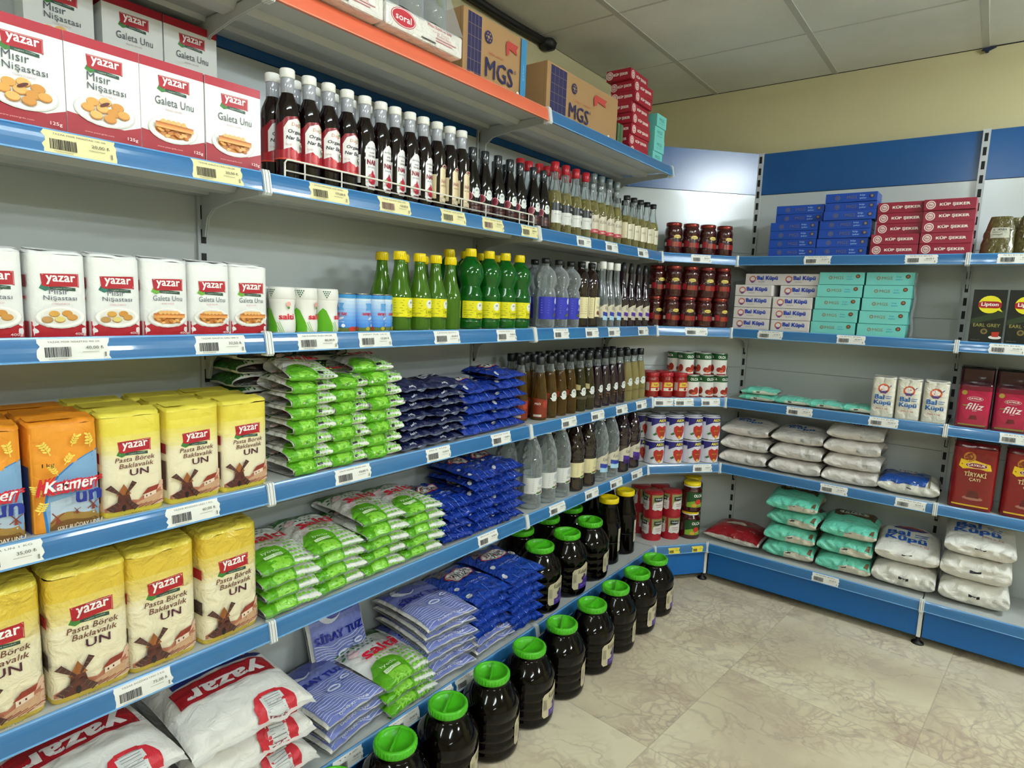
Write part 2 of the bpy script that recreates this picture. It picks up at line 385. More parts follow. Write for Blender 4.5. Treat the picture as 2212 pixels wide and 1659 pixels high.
for t in 'ABCD':
    shp = [(0, 0), (LC, 0), toC(.253, 2.545), toC(-.265, 2.0)]
    put('shelfC', lambda: shelf(LC, .3, shape=shp), 'shelf', (CA.x, CA.y, ZS[t]), math.atan2(DC.y, DC.x), '%s short angled shelf in the corner between the two walls' % TIER[t], 'angled corner shelves')
# base decks
def base(w, d, plinth=True, shape=None, lift=0):
    r = root('base_shelf'); b = M()
    if shape: b.prism(shape, -.022, 0, 'shelf_white', 'z')
    else: b.box((.002, 0, -.03), (w-.002, d, 0), 'shelf_white')
    b.obj('deck', r); rail_bits(M(), w-.005, x0=.005).obj('price_rail', r)
    p = M(); p.box((.012, .004, -.158), (w-.008, .012, -.038), 'plinth_blue'); p.obj('plinth', r)
    for x in (.004, w-.004): clip(M(), x).obj('rail_clip', r)
    q = M(); q.box((w-.007, 0, -.16), (w+.007, .02, -.045), 'clip_white'); q.obj('plinth_post', r)
    f = M(); f.lathe([(.008, .03), (.008, .012), (.022, .006), (.024, 0)][::-1], 'foot_black', 14, w, .02, -.195); f.obj('foot', r)
    return r
for (y0, y1, nm) in BAYL:
    w = y1-y0; put('baseL%d' % (nm == 'vinegar'), lambda: base(w, dep+.066), 'shelf', (.066, y0, ZS['E']), RL, 'bottom deck of the left wall, %s section, with blue plinth' % {'flour': 'nearest', 'middle': 'middle', 'vinegar': 'far'}[nm], 'bottom decks of the left wall')
EA = Vector((.066, 1.998, 0)); EB = Vector((.245, 2.233, 0)); ED = (EB-EA).normalized(); EN = Vector((-ED.y, ED.x, 0)); LE = (EB-EA).length
def toE(x, y): v = Vector((x, y, 0))-EA; return (v.dot(ED), v.dot(EN))
put('baseC', lambda: base(LE, .3, shape=[(0, 0), (LE, 0), toE(.253, 2.545), toE(-.265, 2.0)]), 'shelf', (EA.x, EA.y, ZS['E']), math.atan2(ED.y, ED.x), 'short angled bottom deck in the corner with blue plinth')
for bi, (x0, x1) in enumerate([(.245, 1.153), (1.153, 2.151)]):
    w = x1-x0; put('baseR%d' % bi, lambda: base(w, .315), 'shelf', (x0, 2.233, ZS['E']), RR, 'bottom deck of the back wall, %s, with blue plinth' % ['section beside the corner', 'section at the right picture edge'][bi], 'bottom decks of the back wall')
# back panels and blue bands
def panel(w):
    r = root('back_panel'); m = M(); z = .17
    for z1 in (.48, .77, 1.06, 1.35, 1.64, 1.928): m.box((0, 0, z), (w, .012, z1-.0015), 'panel_grey'); z = z1
    m.obj('grey_sheet', r); M().box((0, -.001, 1.929), (w, .012, 2.127), 'panel_blue').obj('blue_band', r); return r
for i, (y0, y1, nm) in enumerate(BAYL):
    put('pan%d' % (i == 2), lambda: panel(y1-y0-.002), 'shelf back panel', (-.2707, y0, 0), RL, 'grey shelf back panel with blue top band, left wall, %s section' % ['nearest', 'middle', 'far'][i], 'back panels of the left wall')
pc = Vector((.2518+.2707, 2.5517-1.993, 0))
put('panC', lambda: panel(pc.length), 'shelf back panel', (-.2707, 1.993, 0), math.atan2(pc.y, pc.x), 'grey shelf back panel with blue top band turned across the corner')
for i, (x0, x1) in enumerate([(.2518, 1.15), (1.15, 2.15)]):
    put('panR%d' % i, lambda: panel(x1-x0), 'shelf back panel', (x0, 2.5517, 0), RR, 'grey shelf back panel with blue top band on back wall, %s' % ['beside the corner', 'at the right picture edge'][i], 'back panels of the back wall')
def post(): 
    m = M(); m.box((-.013, 0, 0), (.013, .0085, 2.13), 'post_grey')
    for k in range(36): m.box((-.0062, -.0006, .12+k*.056), (.0062, .002, .12+k*.056+.033), 'slot_black')
    return m.obj('shelf_upright')
for x, y, r, l in ((-.262, 0, RL, 'slotted grey shelf upright behind flour and salt shelves'), (-.262, 1.0, RL, 'slotted grey shelf upright between salt and vinegar sections'), (-.262, 1.985, RL, 'slotted grey shelf upright at the far end of the left wall'),
                   (.252, 2.538, RR, 'slotted grey shelf upright where the corner panel meets the back wall'), (1.152, 2.538, RR, 'slotted grey shelf upright between sugar and tea sections')):
    put('post', post, 'shelf upright', (x, y, 0), r, l, 'slotted shelf uprights')
# wire guard in front of the sauce bottles
g = M(); yy = [.05, .115, .235, .36, .48, .60, .72, .845, .90, .98]
g.tube([(0, .05, 0), (0, .05, .03), (0, .056, .037), (0, .065, .038), (0, .965, .038), (0, .974, .037), (0, .98, .03), (0, .98, 0)], .0022, 'wire_white')
g.tube([(0, .05, .014), (0, .98, .014)], .0018, 'wire_white')
for y in (.10, .20, .62, .73, .90, .95): g.tube([(0, y, 0), (0, y, .038)], .0018, 'wire_white')
tag(g.obj('wire_guard', None, (.003, 0, ZS['A']+.0005)), 'low white wire guard along the shelf front before the pomegranate sauce bottles', 'wire shelf guard')
# cable along the ceiling edge, scrap of dark tape
m = M(); m.tube([(XW+.012, -.6+i*.24, ZC-.012+.004*math.sin(i*2.1)) for i in range(10)], .018, 'foot_black')
m.tube([(XW+.03, -.6+i*.24, ZC-.016+.005*math.sin(i*1.3+1)) for i in range(10)], .014, 'foot_black'); m.lathe([(.0, -.03), (.034, -.022), (.040, 0), (.03, .012), (0, .014)], 'foot_black', 12, XW+.03, 1.56, ZC-.016)
tag(m.obj('cable_bundle'), 'dark cable bundle running along the ceiling edge above the cartons', 'cable')
m = M(); mat('tape_blue', '#1d2440', .5)
m.prism([(-.02, 0), (.0, -.006), (.018, 0), (.03, .005), (.02, .008), (-.015, .008)], -.004, .004, 'tape_blue', 'y'); m.prism([(-.006, -.012), (.004, -.012), (.008, 0), (-.01, 0)], -.003, .003, 'tape_blue', 'y')
tag(m.obj('tape_scrap', None, (1.115, YW-.012, ZC-.012)), 'small dark blue scrap hanging where the ceiling meets the back wall', 'scrap')

# ------------------------------------------------------------------ surfaces things are made of
def fbox(d): return lambda u, v: (u, -d/2, v)
def fcyl(R, ph=0): return lambda u, v: (R*math.sin(u/R+ph), -R*math.cos(u/R+ph), v)
def carton(w, d, h, base, front=(), left=None, top=None, band=None, bev=.0012, fin='g', name='carton', right=None):
    m = M(); m.box((-w/2, -d/2, 0), (w/2, d/2, h), base+'.'+fin, bev)
    m.decal(front, fbox(d), fin, seg=.3)
    if left: m.decal(left, lambda u, v: (-w/2, -u, v), fin, seg=.3)
    if right: m.decal(right, lambda u, v: (w/2, u, v), fin, seg=.3)
    if top: m.decal(top, lambda u, v: (u, v, h), fin, seg=.3)
    return m.obj(name)
def block_fn(w, d, h, seed, amp=.0018, puff=.004):
    def f(u, v, side=None):
        t = min(1, abs(2*u/w)); y = -(d/2)*(1-t**7)**(1/7)*(1 if v > .012 else .93+.07*v/.012)
        k = min(1, (1-t**4))*min(1, max(0, v)/.02)
        n = noise.noise(Vector((u*22+seed*7, v*18, seed)))+.8*noise.noise(Vector((u*60+v*25, v*55+seed, 3)))
        y -= k*(puff*math.sin(pi*min(1, v/h)) + amp*n*(.35+2.9*(v/h)**4))
        return (u, y, v)
    return f
def block_bag(name, w, d, h, base, top, design, seed=0, fin='p', amp=.0018, flap=True, topfrac=.958, side=None, lean=.25, bands=None):
    """upright paper or film bag with a folded top"""
    f = block_fn(w, d, h, seed, amp); m = M(); n = 15
    us = [w/2*math.sin(pi/2*(-1+2*i/(n-1))) for i in range(n)]
    NZ = 22; zs = [0, .004, .012]+[h*topfrac*(i/NZ) for i in range(1, NZ+1) if h*topfrac*(i/NZ) > .014]
    V = []
    for z in zs:
        fr = [f(u, z) for u in us]; q = .97 if z == 0 else 1
        bk = [(-x*.999, -y-.0015*noise.noise(Vector((x*30, z*30, seed+9))), zz) for x, y, zz in fr][1:-1]
        V += [(x*q, y*q, zz) for x, y, zz in fr]+[(x*q, y*q, zz) for x, y, zz in bk]
    k = len(us)*2-2; F = []
    for j in range(len(zs)-1):
        for i in range(k): F.append((j*k+i, j*k+(i+1) % k, (j+1)*k+(i+1) % k, (j+1)*k+i))
    F.append(tuple(range(k-1, -1, -1)))
    if bands:
        nf = k
        for j in range(len(zs)-1):
            t = (zs[j]+zs[j+1])/2/h; c = [b_[1] for b_ in bands if t >= b_[0]][-1]
            used = sorted({x for fc in F[j*nf:(j+1)*nf] for x in fc}); mp_ = {x: q_ for q_, x in enumerate(used)}
            m.add([V[x] for x in used], [[mp_[x] for x in fc] for fc in F[j*nf:(j+1)*nf]], c+'.'+fin, True)
        F = [F[-1]]
    # folded top
    z1 = zs[-1]; last = V[-k:]; ys = -.28*d*lean*4
    def ring(sx, sy, z, off): return [(x*sx+.003*noise.noise(Vector((x*50, seed+y*30, z*50))), y*sy+off+.002*noise.noise(Vector((x*60, y*30, seed))), z+.0045*noise.noise(Vector((x*38, y*38, seed+z)))) for x, y, _ in last]
    V2 = ring(1.0, 1.0, z1, 0)+ring(.985, .95, h*.985, .0)+ring(.96, .62, h*.997, -d*.02)+ring(.95, .12, h*1.0, -d*.05)
    m.add(V, F, base+'.'+fin, True)
    F2 = []
    for j in range(3):
        for i in range(k): F2.append((j*k+i, j*k+(i+1) % k, (j+1)*k+(i+1) % k, (j+1)*k+i))
    F2.append(tuple(3*k+i for i in range(k))); m.add(V2, F2, top+'.'+fin, True)
    if flap:
        z = h*1.0
        m.add([(-w*.47, -d*.30, z+.0005), (w*.47, -d*.30, z-.0008), (w*.48, d*.16, z+.003), (-w*.48, d*.16, z+.0045), (-w*.48, d*.18, z-.002), (w*.48, d*.18, z-.002)], [(0, 1, 2, 3), (3, 2, 5, 4)], top+'.'+fin)
        for sx in (-1, 1): m.add([(sx*w*.5, -d*.30, z*.965), (sx*w*.515, 0, z*.985), (sx*w*.5, d*.3, z*.965), (sx*w*.44, 0, z+.002)], [(0, 1, 3), (1, 2, 3)], top+'.'+fin)
    m.decal(design, f, fin, seg=.012, base=.0005)
    if side: m.decal(side, lambda u, v: (-w/2-.0009, -u, v), fin, seg=.012, base=.0006)
    return m.obj(name)
def pillow_fn(w, L, T, seed, amp=.10, fat=.75, horn=.05, flat=.62, e=2.3, wedge=0):
    """lying bag: u across, v along the girth from the front edge (0) over the top to the back edge (S)"""
    N = 60; tab = []; s = 0; pv = None
    for i in range(N+1):
        a = pi*i/N; c, q = math.cos(a), math.sin(a)
        y = -(L/2)*math.copysign(abs(c)**(2/e), c); z = T*flat*abs(q)**(2/e)
        if pv: s += math.hypot(y-pv[0], z-pv[1])
        tab.append((s, y, z)); pv = (y, z)
    Sx = s
    def look(v):
        v = min(max(v, 0), Sx*.99999); i = int(v/Sx*N)
        while i > 0 and tab[i][0] > v: i -= 1
        while i < N-1 and tab[i+1][0] < v: i += 1
        a, b = tab[i], tab[i+1]; t = (v-a[0])/((b[0]-a[0]) or 1); return a[1]+(b[1]-a[1])*t, a[2]+(b[2]-a[2])*t
    def f(u, v):
        y, z = look(abs(v)); t = min(1, abs(2*u/w)); g = max(.03, (1-t**3.2))**fat
        lo = v < 0
        z *= g*(1+wedge*(2*y/L) if not lo else -(1-flat)/flat)
        yy = y*(1-horn*(1-t*t)*1.0+horn*.4); x = u*(1-horn*(1-min(1, abs(2*y/L))**2))
        q = min(1, .14/w); n = noise.noise(Vector((x*26*q+seed*3.1, yy*22*q, seed)))+.6*noise.noise(Vector((x*62*q, yy*50*q, seed*2+(4 if lo else 0))))
        z += amp*T*n*min(1, g+.15)*(.35 if lo else 1)
        return (x, yy-(.12*T*noise.noise(Vector((x*40, z*60, seed+5))) if abs(y) > L*.44 else 0), z+T*(1-flat))
    return f, Sx
def pillow(name, w, L, T, base, design, seed=0, fin='f', nu=26, nv=26, under=None, flange=None, **kw):
    f, Sx = pillow_fn(w, L, T, seed, **kw); m = M()
    us = [w/2*math.sin(pi/2*(-1+2*i/nu))*(1) for i in range(nu+1)]
    vs = [Sx*(-1+2*j/(2*nv)) for j in range(2*nv+1)]
    m.grid(f, us, vs, base+'.'+fin)
    m.decal(design(Sx) if callable(design) else design, f, fin, seg=.009, base=.0009+.0011*max(0, w-.13)/.1, step=.00016)
    if flange:   # clear or coloured sealed hem along the front and sides
        col, wd = flange; pts = []; n = 18
        for i in range(n+1):
            u = -w/2+w*i/n; p = Vector(f(u, 0)); nz = .35*wd*noise.noise(Vector((u*45, seed*3, 1)))
            pts += [p+Vector((0, .002, 0)), p+Vector((0, -wd*(.8+.5*noise.noise(Vector((u*30, seed, 7)))), nz-.1*wd))]
        m.add(pts, [(2*i, 2*i+1, 2*i+3, 2*i+2) for i in range(n)], col, True)
    return m.obj(name)
# ---- bottles, jars, tins
def vessel(name, profile, body, cap=None, capmat=None, label=None, R=None, lfin='v', turn=0, n=28, extra=None, capname='cap', grip=0, liquid=None, lname='label'):
    r = root(name); b = M()
    if isinstance(body, tuple):   # (liquid, level): coloured up to the level, clear glass above
        lq, zl = body; lo = [p for p in profile if p[1] < zl-.001]; hi = [p for p in profile if p[1] > zl+.001]; t = (zl-lo[-1][1])/(hi[0][1]-lo[-1][1]); rl = lo[-1][0]+(hi[0][0]-lo[-1][0])*t
        b.lathe(lo+[(rl, zl)], lq, n); b.lathe([(rl, zl)]+hi, 'glass_clear', n)
    else: b.lathe(profile, body, n)
    b.obj('body', r)
    if liquid: lm, lp = liquid; M().lathe(lp, lm, n).obj('contents', r)
    if cap:
        c = M(); c.lathe(cap, capmat, 24)
        if grip:
            R0 = max(p[0] for p in cap); z0 = min(p[1] for p in cap); z1 = max(p[1] for p in cap)
            for i in range(20): a = 2*pi*i/20; c.tube([(R0*math.cos(a), R0*math.sin(a), z0+.001), (R0*math.cos(a), R0*math.sin(a), z1-(z1-z0)*.25)], .0006, capmat, 4)
        c.obj(capname, r)
    if label: lb = M(); lb.decal(label, fcyl(R, turn), lfin, seg=.006, base=.0006, step=.0002); lb.obj(lname, r)
    if extra: extra(r)
    return r
def smoothp(pts, k=3):
    out = []
    for i in range(len(pts)-1):
        p0 = pts[max(i-1, 0)]; p1 = pts[i]; p2 = pts[i+1]; p3 = pts[min(i+2, len(pts)-1)]
        for j in range(k):
            t = j/k; out.append(tuple(.5*((2*p1[c])+(-p0[c]+p2[c])*t+(2*p0[c]-5*p1[c]+4*p2[c]-p3[c])*t*t+(-p0[c]+3*p1[c]-3*p2[c]+p3[c])*t**3) for c in (0, 1)))
    out.append(pts[-1]); return [(max(r, .0002), z) for r, z in out]
def clearmat(name, tint_, body, dens=.12, rough=.03):
    """thin clear wall: tinted see-through, a little body colour, sharp reflections that grow at the rim"""
    m = bpy.data.materials.new(name); m.use_nodes = True; MATS[name] = m; nt = m.node_tree; nt.nodes.clear(); N = nt.nodes.new
    o = N('ShaderNodeOutputMaterial'); t = N('ShaderNodeBsdfTransparent'); t.inputs[0].default_value = lin(tint_); d = N('ShaderNodeBsdfDiffuse'); d.inputs[0].default_value = lin(body)
    g = N('ShaderNodeBsdfGlossy'); g.inputs['Roughness'].default_value = rough; lw = N('ShaderNodeLayerWeight'); lw.inputs[0].default_value = .35
    mr = N('ShaderNodeMapRange'); mr.inputs[3].default_value = dens; mr.inputs[4].default_value = min(1, dens+.55); nt.links.new(lw.outputs['Facing'], mr.inputs[0])
    a = N('ShaderNodeMixShader'); nt.links.new(mr.outputs[0], a.inputs[0]); nt.links.new(t.outputs[0], a.inputs[1]); nt.links.new(d.outputs[0], a.inputs[2])
    fr = N('ShaderNodeFresnel'); fr.inputs[0].default_value = 1.5; b = N('ShaderNodeMixShader'); nt.links.new(fr.outputs[0], b.inputs[0]); nt.links.new(a.outputs[0], b.inputs[1]); nt.links.new(g.outputs[0], b.inputs[2])
    nz = N('ShaderNodeTexNoise'); nz.inputs['Scale'].default_value = 30; bp = N('ShaderNodeBump'); bp.inputs['Strength'].default_value = .15; bp.inputs['Distance'].default_value = .01
    tc = N('ShaderNodeTexCoord'); nt.links.new(tc.outputs['Object'], nz.inputs['Vector']); nt.links.new(nz.outputs['Fac'], bp.inputs['Height']); nt.links.new(bp.outputs[0], g.inputs['Normal'])
    nt.links.new(b.outputs[0], o.inputs[0])
mat('cap_white', '#eceae2', .4); mat('cap_yellow', '#f0d412', .35); mat('cap_black', '#17191b', .35); mat('cap_red', '#a81c26', .3); mat('capsule_dark', '#24282c', .18, coat=.5); mat('capsule_grey', '#5d6766', .2, coat=.6)
mat('neck_sleeve', '#b9bcc4', .12, trans=.25, coat=.6); mat('lid_green', '#4cb41c', .3, spec=.5, bump=.06, bscale=60); mat('tin_steel', '#b5b5ae', .25, metal=1); mat('lid_gold', '#8c3a30', .25, metal=.7)
mat('glass_dark', '#0e0405', .05, spec=.5, coat=.3); mat('glass_black', '#090506', .04, spec=.5, coat=.3); clearmat('glass_clear', '#f0f5f5', '#dfe5e6', .07); clearmat('pet_clear', '#eef4f4', '#dfe6e8', .10, .05)
clearmat('liquid_pale', '#ddd49a', '#c4ba7c', .16); clearmat('liquid_amber', '#b8842e', '#7a5a22', .22); clearmat('liquid_olive', '#7c7236', '#4e4826', .34)
clearmat('liquid_straw', '#cdbd7a', '#a89a62', .5); mat('liquid_purple', '#1f0b16', .05, spec=.6, coat=.6); mat('liquid_brown', '#1c0d09', .05, spec=.6, coat=.6)
mat('lemon_green', '#4d7a1a', .08, trans=.3, ior=1.25, coat=.6); mat('lemon_deep', '#0d5f16', .08, trans=.25, ior=1.25, coat=.6); mat('jam_red', '#3a0b0c', .07, spec=.6, coat=.6, bump=.12, bscale=70); mat('paste_red', '#8f1712', .12, coat=.5)
clearmat('film_clear', '#eef1f2', '#d5dadd', .05, .12); clearmat('film_navy', '#c4c9d8', '#9aa2b8', .25, .12); mat('syrup_dark', '#060302', .05, spec=.22, coat=.15)

# ------------------------------------------------------------------ printed designs
RED, DRED, WHT, CRM, NVY, GRN, DGN, BRN = '#aa1a26', '#8d1a26', '#f2f1ec', '#efe6c8', '#1c2a6b', '#5aa51c', '#1f5a34', '#5a2c20'
def logo(cu, cv, w, under='#2c4a3a', leaf='#3f7a35', red=RED):
    h = w*.42
    return place([('p', leaf, [(-w*.55, -h*.62), (-w*.40, -h*.82), (-w*.18, -h*.62), (-w*.38, -h*.45), (-w*.48, -h*.30)]), ('p', under, [(-w*.30, -h*.40), (w*.40, -h*.55), (w*.40, -h*.78), (-w*.28, -h*.70)]),
      ('p', red, [(-w/2, h*.42), (w/2, h*.5), (w*.5, -h*.5), (w*.44, -h*.44), (-w*.36, -h*.5), (-w*.47, -h*.42)]),
      ('l', '#e9c3b8', [(-w*.47, h*.36), (w*.475, h*.44), (w*.475, -h*.42)], w*.012), ('t', '#f7f2ee', 'yazar', w*.02, 0, w*.78, h*.66, 2), ('t', '#c9d4c4', 'saglikli mutfak', w*.06, -h*.62, w*.5, h*.10)], cu, cv)
def pastry(cu, cv, w, kind):
    r = random.Random(3); D = [('e', '#d8d6cd', cu, cv-.001, w*.5, w*.26), ('e', '#f6f4ee', cu, cv, w*.48, w*.245), ('e', '#e6e3d9', cu, cv+w*.01, w*.40, w*.19)]
    if kind == 'misir':
        for i, (x, y) in enumerate([(-.2, .13), (.0, .17), (.2, .12), (-.28, .02), (-.05, .04), (.12, .0), (.29, .0), (-.16, -.09), (.06, -.11)]):
            D.append(('e', '#b8742c', cu+x*w, cv+y*w-w*.012, w*.105, w*.075)); D.append(('e', ['#dca14e', '#e4b264', '#cf8f3e'][i % 3], cu+x*w, cv+y*w, w*.10, w*.066))
        D.append(('e', '#5b2418', cu-.02*w, cv+.11*w, w*.09, w*.028, .5))
    elif kind == 'plate':
        for i, (x, y) in enumerate([(-.14, .08), (.12, .09), (.22, .0), (-.03, -.05), (-.28, -.05)]):
            D.append(('e', '#a9752e', cu+x*w, cv+y*w-w*.012, w*.11, w*.075)); D.append(('e', ['#d6a04a', '#c98a3a', '#c98f45', '#dcc777', '#b98f55'][i], cu+x*w, cv+y*w, w*.105, w*.066))
    else:
        D += [('e', '#c98440', cu, cv-.02*w, w*.37, w*.16), ('e', '#dda05a', cu, cv+.10*w, w*.30, w*.07)]
        for i in range(26):
            x, y = r.uniform(-.32, .32), r.uniform(-.14, .02); D.append(('e', ['#c97b32', '#dd9a4e', '#e8b06a'][i % 3], cu+x*w, cv+y*w, w*.06, w*.032, r.uniform(-.6, .6)))
        for i in range(5): D.append(('e', '#e9b771', cu+(-.22+i*.1)*w, cv+.13*w, w*.05, w*.05))
        for k in range(3): D.append(('l', ['#b96a2c', '#d98b42', '#e5a35c'][k], [(cu-.38*w, cv+(.085-.035*k)*w), (cu+.38*w, cv+(.07-.03*k)*w)], w*.045))
    return D
def yz_box(kind):
    w, h = .116, .165
    D = [('r', '#eeeeea', -.0575, .001, .0575, h-.001), ('r', '#a92030', -.0575, h-.017, .0575, h-.0005),
         ('p', '#9c1b28', [(-.0575, .0008), (.0575, .0008), (.0575, .036), (.03, .026), (-.01, .026), (-.04, .036), (-.0575, .038)])]
    D += logo(.002, .128, .056)
    if kind == 'misir': D += [('t', '#4a4f58', 'Mısır', -.008, .103, .036, .014, 0), ('t', '#4a4f58', 'Nişastası', .004, .086, .060, .014, 0), ('t', '#c9a6a6', 'CORN STARCH', .002, .076, .03, .003)]; D += pastry(.000, .050, .096, 'misir')
    else: D += [('t', '#4a4f58', 'Galeta Unu', .002, .094, .070, .014, 0), ('t', '#c9a6a6', 'BREAD CRUMB', .0, .080, .03, .003)]; D += pastry(-.002, .045, .090, 'galeta')
    return D+[('t', '#f2d9d6', '125g', .041, .011, .017, .007, 1), ('t', '#e0a9a5', 'www.yazargida.com', -.012, .010, .045, .003)]
def yz400(kind):
    w, h = .082, .146
    D = [('p', RED, [(-.040, .001), (.040, .001), (.040, .028), (.02, .018), (-.02, .018), (-.040, .028)])]+logo(.001, .098, .055, leaf='#6da83a' if kind != 'misir' else '#2c6e5b')
    if kind == 'misir': D += [('t', '#565c68', 'Mısır', -.002, .079, .028, .010), ('t', '#565c68', 'Nişastası', .0, .067, .048, .010), ('t', '#cf8f8f', 'CORN STARCH', 0, .058, .026, .003)]
    else: D += [('t', '#565c68', 'Galeta Unu', .0, .072, .053, .010), ('t', '#cf8f8f', 'RUSK FLOUR', 0, .062, .022, .003)]
    D += pastry(.0, .036, .072, 'plate' if kind == 'misir' else 'galeta')
    return D+[('t', '#f4d9d4', '400g', .027, .007, .016, .006, 1)]
def mill(s, dark='#4a2a24', roof='#9a5a2a', body='#5a2c22'):
    D = [('p', '#e0b9a0', [(-.1, .06), (.1, .2), (.28, .24), (.34, .34), (.42, .33), (.5, .5), (.56, .5), (.56, 0), (-.1, 0)]),
         ('p', '#b46f55', [(-.55, .08), (-.42, .16), (-.3, .12), (-.1, .20), (.06, .17), (.14, .24), (.28, .22), (.56, .4), (.56, .28), (.1, .05), (-.55, .0)]),
         ('p', '#caa07c', [(-.52, 0), (-.5, .09), (-.1, .06), (.56, .3), (.56, .05), (.3, 0)])]
    for i in range(6): D.append(('l', ['#8a3f2c', '#a65a3c', '#7a3428'][i % 3], [(-.3+i*.12, .0), (.0+i*.1, .06+i*.005), (.56, .30-i*.05)], .014))
    D += [('p', '#e9d3bd', [(.16, .17), (.40, .24), (.40, .34), (.16, .28)]), ('p', '#8e3423', [(.12, .27), (.24, .40), (.46, .44), (.42, .33), (.2, .28)]), ('r', '#6a3226', .2, .21, .225, .25), ('r', '#6a3226', .28, .235, .305, .27)]
    D += [('p', body, [(-.44, .0), (-.36, .14), (-.33, .36), (-.13, .36), (-.08, .14), (-.04, .0)]), ('p', roof, [(-.37, .34), (-.23, .58), (-.09, .34)]), ('e', '#1f1210', -.23, .06, .04, .07)]
    for a in (.95, 2.35, 3.9, 5.4):
        c, q = math.cos(a), math.sin(a); x0, y0 = -.23, .30
        D.append(('p', dark, [(x0+c*.06-q*.015, y0+q*.06+c*.015), (x0+c*.36-q*.06, y0+q*.36+c*.06), (x0+c*.36+q*.05, y0+q*.36-c*.05), (x0+c*.06+q*.015, y0+q*.06-c*.015)]))
        for t in (.16, .24, .32): D.append(('l', '#8a6a58', [(x0+c*t-q*.05, y0+q*t+c*.05), (x0+c*t+q*.04, y0+q*t-c*.04)], .006))
    return place(D, 0, 0, s)
def yz_bands(top):   # the printed colour runs from yellow at the top to cream
    a = tuple(int(top[i:i+2], 16) for i in (1, 3, 5)); b = (0xef, 0xe4, 0xc2); L = [(0, top), (.055, '#efe4c2')]
    for i in range(7): t = (i+1)/8; L.append((.56+.035*i, '#%02x%02x%02x' % tuple(int(b[q]+(a[q]-b[q])*t) for q in range(3))))
    return L+[(.80, top)]
def yz_un(w, h, brown=True):
    k = w/.107; hh = h
    D = []; y0, y1 = hh*.60, hh*.84
    n = 9
    bot = hh*.055
    D += logo(.002*k, hh*.675, w*.53)
    tc = '#6b3d2c'
    D += [('t', tc, 'Pasta Börek', .002*k, hh*.552, w*.64, hh*.045, .6, .18), ('t', tc, 'Baklavalık', .004*k, hh*.492, w*.56, hh*.045, .6, .18), ('t', '#4c2032', 'UN', .008*k, hh*.420, w*.31, hh*.064, 1.3)]
    D += place(mill(w*.84), 0, bot+.001)
    D += [('t', '#8a7a20', 'Sert Buğday Unu', .0, bot*.55, w*.4, bot*.35)]
    return D
def wheat(cu, cv, s, rot):
    D = [('l', '#eed25a', [(0, -.5), (.03, 0), (0, .5)], .06)]
    for i in range(4):
        for sx in (-1, 1): D.append(('e', '#f0d65e', sx*.13, -.15+i*.2, .14, .07, sx*.7))
    return place(D, cu, cv, s, rot)
def katmer():
    w, h = .105, .197; o = '#e8962a'
    sky = [(-.030, .0), (-.034, .04), (-.028, .075), (-.012, .10), (.012, .12), (.034, .131), (.0495, .136), (.0495, 0)]
    D = [('r', o, -.0495, .001, .0495, h*.9), ('p', '#2f7cc4', [(x-.004, y) for x, y in sky[:-2]]+[(.0495, .1385), (.0495, 0)]), ('p', '#7fa9cf', sky)]
    D += [('p', '#b9cbdc', [(-.028, .02), (-.027, .055), (.0495, .066), (.0495, .02)]), ('p', '#9c7a3c', [(-.029, .002), (-.029, .018)]+wavy(-.02, .0495, .028, .004, 8)+[(.0495, .002)]), ('p', '#7a5528', [(-.029, .002), (-.029, .008)]+wavy(-.02, .0495, .015, .003, 8)+[(.0495, .002)])]
    for x, y, s in ((-.018, .024, .016), (.012, .032, .009), (.037, .038, .014)):
        for a in (.6, 2.2, 3.8, 5.3): D.append(('l', '#8a3b2c', [(x, y), (x+s*.8*math.cos(a), y+s*.8*math.sin(a))], s*.12))
        D.append(('p', '#8a3b2c', [(x-s*.18, y-s*.7), (x+s*.18, y-s*.7), (x+s*.1, y+s*.1), (x-s*.1, y+s*.1)]))
    D += wheat(-.03, .150, .026, .5)+wheat(.012, .160, .022, -.4)+wheat(.032, .158, .024, .2)+wheat(.0, .128, .022, -.6)+wheat(-.022, .112, .022, .5)+wheat(-.042, .08, .02, .1)+wheat(-.04, .05, .02, -.3)
    D += [('t', '#3b2a10', '1kg', -.030, .123, .016, .008), ('t', '#c81f2c', 'Katmer', .000, .087, .088, .031, 9, .22), ('t', '#f6f4f2', 'Katmer', .000, .087, .074, .020, 1.6, .22), ('t', '#1f2f8a', 'un', .024, .060, .036, .020, 3), ('t', '#f3e8d0', 'SERT BUĞDAY UNU', .010, .012, .066, .006, 1)]
    return D
def dots(u0, u1, v0, v1, n, m_, col, r0=.0045, r1=.0015):
    D = []
    for j in range(m_):
        for i in range(n):
            t = i/(n-1); x = u0+(u1-u0)*(i+.5*(j % 2))/n; y = v0+(v1-v0)*j/(m_-1); r = r0+(r1-r0)*t*(.4+.6*j/m_)
            D.append(('e', col, x, y, r, r*.85))
    return D
